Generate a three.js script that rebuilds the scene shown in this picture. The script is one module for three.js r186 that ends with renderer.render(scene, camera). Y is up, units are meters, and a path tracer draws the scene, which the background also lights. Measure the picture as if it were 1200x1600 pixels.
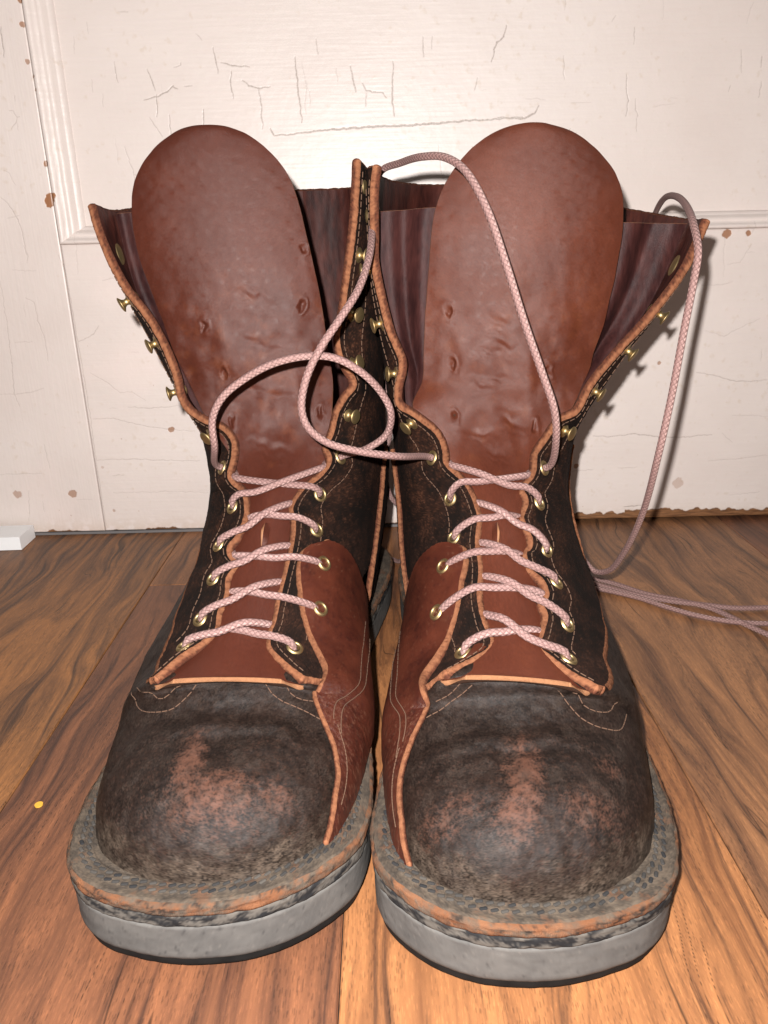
import * as THREE from 'three';
import { mergeGeometries } from 'three/addons/utils/BufferGeometryUtils.js';
import { RectAreaLightUniformsLib } from 'three/addons/lights/RectAreaLightUniformsLib.js';
import { createNoise3D } from 'simplex-noise';

// ---------------------------------------------------------------- camera, light, exposure
const scene = new THREE.Scene();
const camera = new THREE.PerspectiveCamera(67.86, 0.75, 0.01, 20);
camera.position.set(0, 0.25, 0.669);
camera.rotation.set(-19.8 * Math.PI / 180, 0, 0);
camera.rotateZ(-1.37 * Math.PI / 180);
camera.updateMatrixWorld();
const renderer = new THREE.WebGLRenderer({ antialias: true });
renderer.toneMapping = THREE.LinearToneMapping;
renderer.toneMappingExposure = 1;
renderer.shadowMap.enabled = true;
renderer.setSize(768, 1024);
scene.background = new THREE.Color(0.012, 0.011, 0.010);

// the phone's flash, a little up and left of the lens
const flash = new THREE.PointLight(new THREE.Color(1, 0.972, 0.95), 1.82, 0, 2);
flash.position.set(-0.015, 0.272, 0.677);
flash.castShadow = true; flash.shadow.radius = 0.16; flash.shadow.mapSize.set(2048, 2048); flash.shadow.bias = -0.0005;
scene.add(flash);
// the room's weak ceiling light
RectAreaLightUniformsLib.init();
const ceilingGlow = new THREE.RectAreaLight(new THREE.Color(1, 0.95, 0.9), 1.25, 1.6, 1.2);
ceilingGlow.position.set(0.35, 2.2, 1.5); ceilingGlow.lookAt(0, 0.1, 0);
scene.add(ceilingGlow);

// ---------------------------------------------------------------- helpers
let seed = 20240611;
const rnd = () => { seed |= 0; seed = seed + 0x6D2B79F5 | 0; let t = Math.imul(seed ^ seed >>> 15, 1 | seed); t = t + Math.imul(t ^ t >>> 7, 61 | t) ^ t; return ((t ^ t >>> 14) >>> 0) / 4294967296; };
const n3 = createNoise3D(rnd);
const fbm = (x, y, z, o = 4) => { let a = 0, w = 0.5, t = 0; for (let i = 0; i < o; i++) { a += w * n3(x, y, z); t += w; x *= 2.03; y *= 2.03; z *= 2.03; w *= 0.55; } return a / t; };
const clamp = (x, a = 0, b = 1) => Math.min(b, Math.max(a, x));
const lerp = (a, b, t) => a + (b - a) * t;
const sst = (a, b, x) => { const t = clamp((x - a) / (b - a)); return t * t * (3 - 2 * t); };
const mix3 = (a, b, t) => [a[0] + (b[0] - a[0]) * t, a[1] + (b[1] - a[1]) * t, a[2] + (b[2] - a[2]) * t];
const add = (a, b, k = 1) => [a[0] + b[0] * k, a[1] + b[1] * k, a[2] + b[2] * k];
const sub = (a, b) => [a[0] - b[0], a[1] - b[1], a[2] - b[2]];
const dot = (a, b) => a[0] * b[0] + a[1] * b[1] + a[2] * b[2];
const cross = (a, b) => [a[1] * b[2] - a[2] * b[1], a[2] * b[0] - a[0] * b[2], a[0] * b[1] - a[1] * b[0]];
const len = (a) => Math.hypot(a[0], a[1], a[2]);
const unit = (a) => { const l = len(a) || 1; return [a[0] / l, a[1] / l, a[2] / l]; };
const gauss = (d, r) => Math.exp(-(d * d) / (r * r));
const used = {};
const numbered = (n) => { used[n] = (used[n] ?? -1) + 1; return used[n] ? `${n}_${String(used[n]).padStart(3, '0')}` : n; };
function mesh(name, geo, mat, parent) {
  const m = new THREE.Mesh(geo, mat); m.name = name; m.castShadow = m.receiveShadow = true; parent.add(m); return m;
}
// lines through points (cm), by arc length
function arcLine(pts, closed = false, per = 14) {
  const c = new THREE.CatmullRomCurve3(pts.map((p) => new THREE.Vector3(...p)), closed, 'centripetal');
  const N = pts.length * per, P = []; const S = [0];
  for (let i = 0; i <= N; i++) { const v = c.getPoint(i / N); P.push([v.x, v.y, v.z]); if (i) S.push(S[i - 1] + len(sub(P[i], P[i - 1]))); }
  const L = S[N];
  return { length: L, at(s) {
    s = clamp(s, 0, L); let lo = 0, hi = N; while (hi - lo > 1) { const m = (lo + hi) >> 1; if (S[m] <= s) lo = m; else hi = m; }
    return mix3(P[lo], P[hi], (s - S[lo]) / Math.max(1e-9, S[hi] - S[lo])); } };
}
// cubic through values at uneven keys
function smoothKeys(keys, vals) {
  const n = keys.length, D = vals[0].length ?? 0, V = D ? vals : vals.map((v) => [v]);
  const m = V.map((v, i) => v.map((_, k) => {
    if (i === 0) return (V[1][k] - V[0][k]) / (keys[1] - keys[0]);
    if (i === n - 1) return (V[n - 1][k] - V[n - 2][k]) / (keys[n - 1] - keys[n - 2]);
    const a = (V[i][k] - V[i - 1][k]) / (keys[i] - keys[i - 1]), b = (V[i + 1][k] - V[i][k]) / (keys[i + 1] - keys[i]);
    const h0 = keys[i] - keys[i - 1], h1 = keys[i + 1] - keys[i];
    return (a * h1 + b * h0) / (h0 + h1);
  }));
  return (s) => {
    s = clamp(s, keys[0], keys[n - 1]); let i = 0; while (i < n - 2 && s > keys[i + 1]) i++;
    const h = keys[i + 1] - keys[i], t = (s - keys[i]) / h, t2 = t * t, t3 = t2 * t;
    const r = V[i].map((_, k) => (2 * t3 - 3 * t2 + 1) * V[i][k] + (t3 - 2 * t2 + t) * h * m[i][k] + (-2 * t3 + 3 * t2) * V[i + 1][k] + (t3 - t2) * h * m[i + 1][k]);
    return D ? r : r[0];
  };
}
const linKeys = (keys, vals) => (s) => { let i = 0; while (i < keys.length - 2 && s > keys[i + 1]) i++; return lerp(vals[i], vals[i + 1], clamp((s - keys[i]) / (keys[i + 1] - keys[i]))); };

// normals that ignore doubled points along seams
function weldedNormals(g) {
  g.computeVertexNormals();
  const p = g.attributes.position, n = g.attributes.normal, map = new Map();
  for (let i = 0; i < p.count; i++) {
    const k = `${Math.round(p.getX(i) * 2e5)},${Math.round(p.getY(i) * 2e5)},${Math.round(p.getZ(i) * 2e5)}`;
    let e = map.get(k); if (!e) map.set(k, e = [0, 0, 0, []]);
    e[0] += n.getX(i); e[1] += n.getY(i); e[2] += n.getZ(i); e[3].push(i);
  }
  for (const e of map.values()) if (e[3].length > 1) { const u = unit(e); for (const i of e[3]) n.setXYZ(i, u[0], u[1], u[2]); }
}
function geoFrom(pos, idx, col, uv, weld = false) {
  const g = new THREE.BufferGeometry();
  g.setAttribute('position', new THREE.Float32BufferAttribute(pos.map((x) => x * 0.01), 3));
  if (col) g.setAttribute('color', new THREE.Float32BufferAttribute(col, 3));
  g.setAttribute('uv', new THREE.Float32BufferAttribute(uv ?? new Array(pos.length / 3 * 2).fill(0), 2));
  g.setIndex(idx);
  if (weld) weldedNormals(g); else g.computeVertexNormals();
  return g;
}
/* a sheet of leather: pos(a, b) in cm over [0,1] x [0,1]; outer face at +off along the normal, thickness th, rounded cut edges */
function sheet(o) {
  const { nu, nv, pos, off, th, inside } = o, W = nu + 1, mid = [], nor = [];
  for (let j = 0; j <= nv; j++) for (let i = 0; i <= nu; i++) mid.push(pos(i / nu, j / nv, i, j));
  let vote = 0;
  for (let j = 0; j <= nv; j++) for (let i = 0; i <= nu; i++) {
    const a = mid[j * W + Math.max(0, i - 1)], b = mid[j * W + Math.min(nu, i + 1)], c = mid[Math.max(0, j - 1) * W + i], d = mid[Math.min(nv, j + 1) * W + i];
    const n = unit(cross(sub(b, a), sub(d, c))); nor.push(n);
    if (i % 8 === 4 && j % 8 === 4) vote += dot(n, sub(mid[j * W + i], typeof inside === 'function' ? inside(mid[j * W + i]) : inside)) > 0 ? 1 : -1;
  }
  const sg = vote >= 0 ? 1 : -1;
  for (const n of nor) { n[0] *= sg; n[1] *= sg; n[2] *= sg; }
  if (o.weld) {
    const map = new Map();
    mid.forEach((p, i) => { const k = p.map((x) => Math.round(x * 2000)).join(); const e = map.get(k) ?? [0, 0, 0, []]; for (let q = 0; q < 3; q++) e[q] += nor[i][q]; e[3].push(i); map.set(k, e); });
    for (const e of map.values()) if (e[3].length > 1) { const u = unit(e); for (const i of e[3]) nor[i] = u; }
  }
  const face = (out) => {
    const P = [], C = [], U = [], I = [];
    for (let j = 0; j <= nv; j++) for (let i = 0; i <= nu; i++) {
      const k = j * W + i, m = mid[k], n = nor[k], d = out ? (o.disp ? o.disp(m, i / nu, j / nv) : 0) : (o.dispIn ? o.dispIn(m, i / nu, j / nv) : 0);
      const p = add(m, n, out ? off + d : off - th + d); P.push(...p);
      C.push(...(out ? o.color(p, i / nu, j / nv, n, d) : o.colorIn ? o.colorIn(p, i / nu, j / nv) : o.color(p, i / nu, j / nv, n, 0)));
      const uv = o.uv ? o.uv(i / nu, j / nv, m) : [i / nu * 0.1, j / nv * 0.1]; U.push(...uv);
    }
    for (let j = 0; j < nv; j++) for (let i = 0; i < nu; i++) {
      const a = j * W + i, b = a + 1, c = a + W, d = c + 1;
      if (o.holes && o.holes.some((h) => len(sub(mid[a], h[0])) < h[1])) continue;
      if ((sg > 0) === out) I.push(a, b, d, a, d, c); else I.push(a, d, b, a, c, d);
    }
    return geoFrom(P, I, C, U, o.weld);
  };
  const outer = face(true), inner = o.noInner ? null : face(false);
  // cut edge
  const chains = [];
  const r = o.rims ?? [1, 1, 1, 1];
  if (r[0]) chains.push(Array.from({ length: nv + 1 }, (_, j) => [j * W, j * W + 2]));
  if (r[1]) chains.push(Array.from({ length: nv + 1 }, (_, j) => [j * W + nu, j * W + nu - 2]));
  if (r[2]) chains.push(Array.from({ length: nu + 1 }, (_, i) => [i, i + 2 * W]));
  if (r[3]) chains.push(Array.from({ length: nu + 1 }, (_, i) => [nv * W + i, (nv - 2) * W + i]));
  const K = 7, rims = [], opos = outer.attributes.position;
  for (const ch of chains) {
    const P = [], C = [], U = [], I = [], skive = o.skive && ch[0][0] === nu ? o.skive : 0;
    let s = 0;
    ch.forEach(([k, q], x) => {
      const m = mid[k], n = nor[k]; let t = sub(m, mid[q]); t = unit(add(t, n, -dot(t, n)));
      if (x) s += len(sub(m, mid[ch[x - 1][0]]));
      const oo = [opos.getX(k) * 100, opos.getY(k) * 100, opos.getZ(k) * 100], ii = add(m, n, off - th);
      for (let y = 0; y <= K; y++) {
        const f = y / K, ph = f * Math.PI, base = mix3(oo, ii, 0.5 - 0.5 * Math.cos(ph));
        const rough = (o.rimRough ?? 0.02) * (fbm(m[0] * 2.4 + y * 0.3, m[1] * 2.4, m[2] * 2.4, 2) + 0.4 * n3(m[0] * 4, m[1] * 4 + y * 0.4, m[2] * 4));
        const p = skive ? add(mix3(oo, ii, f * f * 0.5), t, f * skive + rough) : add(base, t, Math.sin(ph) * (th * 0.26 + rough)); P.push(...p);
        C.push(...o.colorRim(p, skive ? 0.2 : f, s)); U.push(s * 0.01, f * th * 0.01);
      }
    });
    for (let x = 0; x < ch.length - 1; x++) for (let y = 0; y < K; y++) { const a = x * (K + 1) + y, b = a + 1, c = a + K + 1, d = c + 1; I.push(a, b, d, a, d, c); }
    rims.push(geoFrom(P, I, C, U));
  }
  // rounded corners where two cut edges meet
  const tan = (k, q) => { let t = sub(mid[k], mid[q]); return unit(add(t, nor[k], -dot(t, nor[k]))); };
  for (const [on, k, q1, q2] of [[r[0] && r[2], 0, 2, 2 * W], [r[1] && r[2], nu, nu - 2, nu + 2 * W], [r[0] && r[3], nv * W, nv * W + 2, (nv - 2) * W], [r[1] && r[3], nv * W + nu, nv * W + nu - 2, (nv - 2) * W + nu]]) {
    if (!on) continue;
    const t1 = tan(k, q1), t2 = tan(k, q2), P = [], C = [], U = [], I = [], Q = 5, oo = [opos.getX(k) * 100, opos.getY(k) * 100, opos.getZ(k) * 100], ii = add(mid[k], nor[k], off - th);
    for (let x = 0; x <= Q; x++) { const t = unit(mix3(t1, t2, x / Q)); for (let y = 0; y <= K; y++) { const ph = y / K * Math.PI, pt = add(mix3(oo, ii, 0.5 - 0.5 * Math.cos(ph)), t, Math.sin(ph) * th * 0.27); P.push(...pt); C.push(...o.colorRim(pt, y / K, 0)); U.push(0, 0); } }
    for (let x = 0; x < Q; x++) for (let y = 0; y < K; y++) { const a = x * (K + 1) + y, b = a + 1, c = a + K + 1, d = c + 1; I.push(a, b, d, a, d, c); }
    rims.push(geoFrom(P, I, C, U));
  }
  if (o.fuzz) { // loose fibres standing off the cut
    const P = [], C = [], U = [], I = [];
    for (const ch of chains) for (let x = 1; x < ch.length; x++) {
      const k = ch[x][0], seg = len(sub(mid[k], mid[ch[x - 1][0]])); let want = seg * o.fuzz * sst(-0.35, 0.7, n3(mid[k][0] * 1.3, mid[k][1] * 1.3, mid[k][2] * 1.3));
      while (want > 0) { if (rnd() < want) {
        const t = tan(k, ch[x][1]), f = rnd(), base = add(add(mix3(mid[k], mid[ch[x - 1][0]], rnd()), nor[k], off - th * f), t, Math.sin(f * Math.PI) * th * 0.22);
        const dir = unit([t[0] + nor[k][0] * (0.7 - f) * 1.4 + (rnd() - 0.5) * 2.4, t[1] + nor[k][1] * (0.7 - f) * 1.4 + (rnd() - 0.5) * 2.4, t[2] + nor[k][2] * (0.7 - f) * 1.4 + (rnd() - 0.5) * 2.4]), L = 0.03 + 0.11 * rnd() * rnd(), w = unit(cross(dir, [rnd() - 0.5, rnd() - 0.5, rnd() - 0.5])), n = P.length / 3;
        const bend = [(rnd() - 0.5) * 0.06, (rnd() - 0.5) * 0.06, (rnd() - 0.5) * 0.06], m1 = add(base, dir, L * 0.55), e = add(add(base, dir, L), bend);
        P.push(...add(base, w, 0.009), ...add(base, w, -0.009), ...add(m1, w, 0.006), ...add(m1, w, -0.006), ...e); const c = o.colorRim(base, f, 0).map((v) => v * (0.6 + 0.5 * rnd())); for (let y = 0; y < 5; y++) { C.push(...c); U.push(0, 0); } I.push(n, n + 1, n + 3, n, n + 3, n + 2, n + 2, n + 3, n + 4);
      } want -= 1; }
    }
    rims.push(geoFrom(P, I, C, U));
  }
  return { outer, inner, rims };
}
const joined = (list) => mergeGeometries(list.filter(Boolean));

// ---------------------------------------------------------------- fine grain textures
function dataTex(w, h, fn, srgb = false) {
  const d = new Uint8Array(w * h * 4);
  for (let y = 0; y < h; y++) for (let x = 0; x < w; x++) { const c = fn(x, y), i = (y * w + x) * 4; for (let k = 0; k < 3; k++) d[i + k] = clamp(Math.round((Array.isArray(c) ? c[k] : c) * 255), 0, 255); d[i + 3] = 255; }
  const t = new THREE.DataTexture(d, w, h, THREE.RGBAFormat); t.magFilter = THREE.LinearFilter; t.minFilter = THREE.LinearMipmapLinearFilter; t.generateMipmaps = true;
  t.wrapS = t.wrapT = THREE.RepeatWrapping; if (srgb) t.colorSpace = THREE.SRGBColorSpace; t.needsUpdate = true; return t;
}
const torus = (x, y, w, h, f, off = 0) => { // noise that tiles
  const a = x / w * 2 * Math.PI, b = y / h * 2 * Math.PI;
  return n3(Math.cos(a) * f + off, Math.sin(a) * f + Math.cos(b) * f * 1.0, Math.sin(b) * f + off * 0.7);
};
const grainTex = dataTex(256, 256, (x, y) => 0.5 + 0.24 * torus(x, y, 256, 256, 5) + 0.2 * torus(x, y, 256, 256, 11, 7) + 0.12 * torus(x, y, 256, 256, 22, 3));
const pebbleTex = dataTex(256, 256, (x, y) => { const a = Math.abs(torus(x, y, 256, 256, 7)), b = Math.abs(torus(x, y, 256, 256, 12, 9)); return clamp(Math.min(a, b) * 3); });
const rep = (t, k) => { const c = t.clone(); c.repeat.set(k, k); c.needsUpdate = true; return c; };

const M = {
  roughout: new THREE.MeshPhysicalMaterial({ vertexColors: true, roughness: 0.8, specularIntensity: 0.22, bumpMap: rep(grainTex, 70), bumpScale: 0.00028 }),
  vamp: new THREE.MeshPhysicalMaterial({ vertexColors: true, roughness: 0.5, specularIntensity: 0.36, bumpMap: rep(grainTex, 80), bumpScale: 0.0001 }),
  smooth: new THREE.MeshPhysicalMaterial({ vertexColors: true, roughness: 0.4, specularIntensity: 0.6, bumpMap: rep(pebbleTex, 90), bumpScale: 0.00006 }),
  lining: new THREE.MeshPhysicalMaterial({ vertexColors: true, roughness: 0.52, specularIntensity: 0.32, bumpMap: rep(pebbleTex, 34), bumpScale: 0.00008 }),
  raw: new THREE.MeshPhysicalMaterial({ vertexColors: true, roughness: 0.95, specularIntensity: 0.15, bumpMap: rep(grainTex, 120), bumpScale: 0.0003 }),
  rubber: new THREE.MeshPhysicalMaterial({ vertexColors: true, roughness: 0.85, specularIntensity: 0.3 }),
  thread: new THREE.MeshStandardMaterial({ color: new THREE.Color(0.085, 0.043, 0.024), roughness: 0.9 }),
  darkThread: new THREE.MeshPhysicalMaterial({ vertexColors: true, roughness: 0.95, specularIntensity: 0.2 }),
  brass: new THREE.MeshStandardMaterial({ color: new THREE.Color(0.42, 0.31, 0.155), roughness: 0.5, metalness: 1 }),
};

// ---------------------------------------------------------------- floor
function plankTexture(k, light, dark, streak) {
  const w = 512, h = 2048, bump = new Float32Array(w * h), o = k * 31.7;
  const col = dataTex(w, h, (x, y) => {
    const X = x / w * 16.4, Y = y / h * 66;                                    // cm
    const warp = 1.3 * fbm(X * 0.12, Y * 0.035, o, 3);
    const broad = fbm(X * 0.32 + warp, Y * 0.03, o + 3, 3);
    const mid = fbm(X * 1.3 + warp * 1.6, Y * 0.04, o + 5, 4);
    const fine = fbm(X * 6 + warp * 4, Y * 0.25, o + 9, 3);
    const hair = n3(X * 17 + warp * 5, Y * 1.5, o + 11);
    const rings = Math.sin((X * 2.1 + warp * 7 + 1.6 * fbm(X * 0.2, Y * 0.05, o + 20, 2) * 4) * 2.2);
    let t = clamp(0.5 + 0.6 * broad + 0.5 * mid + 0.32 * fine + 0.1 * rings * clamp(0.5 + broad));
    let c = mix3(dark, light, t);
    c = mix3(c, streak, clamp(0.72 * sst(0.2, 0.7, -mid + 0.45 * fine)));
    const tick = sst(0.42, 0.75, hair) * sst(-0.2, 0.35, fbm(X * 0.7, Y * 0.12, o + 14, 2) + 0.15);
    c = c.map((v) => v * (1 - 0.38 * tick));
    const pale = sst(0.45, 0.8, -hair) * 0.28; c = c.map((v, q) => v * (1 + pale));
    const cr = Math.abs(fbm(X * 0.62 + warp * 0.8, Y * 0.012, o + 17, 2)), crack = sst(0.022, 0.003, cr) * sst(0.05, 0.3, fbm(X * 0.3, Y * 0.06, o + 19, 2));
    c = c.map((v) => v * (1 - 0.72 * crack));
    bump[y * w + x] = clamp(0.6 + 0.12 * fine - 0.25 * tick - 0.4 * crack + 0.08 * hair);
    return c.map((v) => Math.pow(clamp(v), 1 / 2.2));
  }, true);
  const b = dataTex(w, h, (x, y) => bump[y * w + x]);
  return new THREE.MeshStandardMaterial({ map: col, bumpMap: b, bumpScale: 0.00035, roughness: 0.5 });
}
const floor = new THREE.Group(); floor.name = 'floor'; floor.userData = { kind: 'structure', label: 'brown wood plank floor with dark grain', category: 'floor' }; scene.add(floor);
const base = new THREE.BoxGeometry(3, 0.02, 2.2); base.translate(0, -0.0135, 0.6);
mesh('subfloor', base, new THREE.MeshStandardMaterial({ color: new THREE.Color(0.01, 0.007, 0.005), roughness: 1 }), floor);
const woods = [
  plankTexture(1, [0.280, 0.112, 0.032], [0.075, 0.030, 0.013], [0.022, 0.010, 0.006]),
  plankTexture(2, [0.185, 0.068, 0.028], [0.062, 0.022, 0.011], [0.022, 0.009, 0.006]),
  plankTexture(3, [0.300, 0.122, 0.042], [0.120, 0.043, 0.015], [0.038, 0.014, 0.007]),
  plankTexture(4, [0.290, 0.128, 0.050], [0.105, 0.043, 0.019], [0.034, 0.015, 0.008]),
];
function plankGeo(w, l) { // bevelled board, top at y = 0, origin at the middle of its length
  const e = 0.0006, hw = w / 2 - 0.0002, hl = l / 2 - 0.0002, P = [], U = [], I = [];
  const q = (a, b, c, d) => { const n = P.length / 3; for (const p of [a, b, c, d]) { P.push(...p); U.push((p[0] + w / 2) / 0.164, (p[2] + l / 2) / 0.66); } I.push(n, n + 1, n + 2, n, n + 2, n + 3); };
  const T = [[-hw + e, 0, -hl + e], [hw - e, 0, -hl + e], [hw - e, 0, hl - e], [-hw + e, 0, hl - e]], B = [[-hw, -e, -hl], [hw, -e, -hl], [hw, -e, hl], [-hw, -e, hl]], D = B.map((p) => [p[0], -0.003, p[2]]);
  q(T[3], T[2], T[1], T[0]);
  for (let i = 0; i < 4; i++) { const j = (i + 1) % 4; q(T[i], T[j], B[j], B[i]); q(B[i], B[j], D[j], D[i]); }
  const g = new THREE.BufferGeometry(); g.setAttribute('position', new THREE.Float32BufferAttribute(P, 3)); g.setAttribute('uv', new THREE.Float32BufferAttribute(U, 2)); g.setIndex(I);
  const f = g.toNonIndexed(); f.computeVertexNormals(); return f;
}
const plankLong = plankGeo(0.1643, 0.66), plankA = plankGeo(0.1643, 0.53);
const course = (x, mats, ends) => { for (let i = 0; i < ends.length - 1; i++) { const l = ends[i + 1] - ends[i]; const p = mesh('plank', l > 0.6 ? plankLong : plankA, mats[i % mats.length], floor); p.position.set(x, 0, (ends[i] + ends[i + 1]) / 2); } };
course(-0.4305, [woods[1], woods[3]], [-0.17, 0.36, 1.02]);
course(-0.2662, [woods[0], woods[2]], [-0.06, 0.60, 1.26]);
course(-0.1019, [woods[2], woods[1], woods[1]], [-0.40, 0.13, 0.79, 1.45]);
course(0.0624, [woods[2], woods[3]], [0.0, 0.66, 1.32]);
course(0.0624, [woods[1]], [-0.53, 0.0]);
course(0.2267, [woods[3], woods[0]], [-0.11, 0.55, 1.21]);
course(0.391, [woods[1], woods[2]], [-0.25, 0.41, 1.07]);

// ---------------------------------------------------------------- door
const DZ = 0.016;
const doorPaint = (() => {
  const w = 2048, h = 1229, sx = w / 1.0, sy = h / 0.6;                                // 1 m x 0.6 m
  const dark = new Float32Array(w * h), chip = new Float32Array(w * h), relief = new Float32Array(w * h);
  const stroke = (pts, wd, a) => { // pts in cm on the door, wd in mm
    for (let i = 0; i < pts.length - 1; i++) {
      const [x0, y0] = pts[i], [x1, y1] = pts[i + 1], L = Math.hypot(x1 - x0, y1 - y0), N = Math.ceil(L / 0.02);
      for (let s = 0; s <= N; s++) {
        const t = s / N, jx = 0.05 * n3(x0 + t * L * 1.5, y0 * 3, i), jy = 0.05 * n3(y0 - t * L * 1.5, x0 * 3, i + 40), f = (i + t) / (pts.length - 1), taper = 0.35 + 0.65 * Math.sin(Math.PI * clamp(f * 0.9 + 0.05));
        const cx = ((lerp(x0, x1, t) + jx) * 0.01 + 0.5) * sx, cy = (lerp(y0, y1, t) + jy) * 0.01 * sy, rr = wd * 0.001 * sx * 0.5 * taper * (0.8 + 0.4 * n3(s * 0.13, x0, y0));
        for (let yy = Math.floor(cy - rr - 1); yy <= cy + rr + 1; yy++) for (let xx = Math.floor(cx - rr - 1); xx <= cx + rr + 1; xx++) {
          if (xx < 0 || yy < 0 || xx >= w || yy >= h) continue; const v = a * clamp(rr + 0.7 - Math.hypot(xx - cx, yy - cy)); const k = yy * w + xx; if (v > dark[k]) dark[k] = v;
        }
      }
    }
  };
  const blot = (x, y, r, a, arr = chip) => {
    const cx = (x * 0.01 + 0.5) * sx, cy = y * 0.01 * sy, R = r * 0.01 * sx * 1.6;
    for (let yy = Math.floor(cy - R); yy <= cy + R; yy++) for (let xx = Math.floor(cx - R); xx <= cx + R; xx++) {
      if (xx < 0 || yy < 0 || xx >= w || yy >= h) continue; const d = Math.hypot(xx - cx, yy - cy) / (r * 0.01 * sx) + 0.5 * fbm(xx * 0.06, yy * 0.06, x, 3); const v = a * sst(1.08, 0.9, d); if (v > arr[yy * w + xx]) arr[yy * w + xx] = v;
    }
  };
  return { w, h, sx, sy, dark, chip, relief, stroke, blot };
})();
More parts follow.
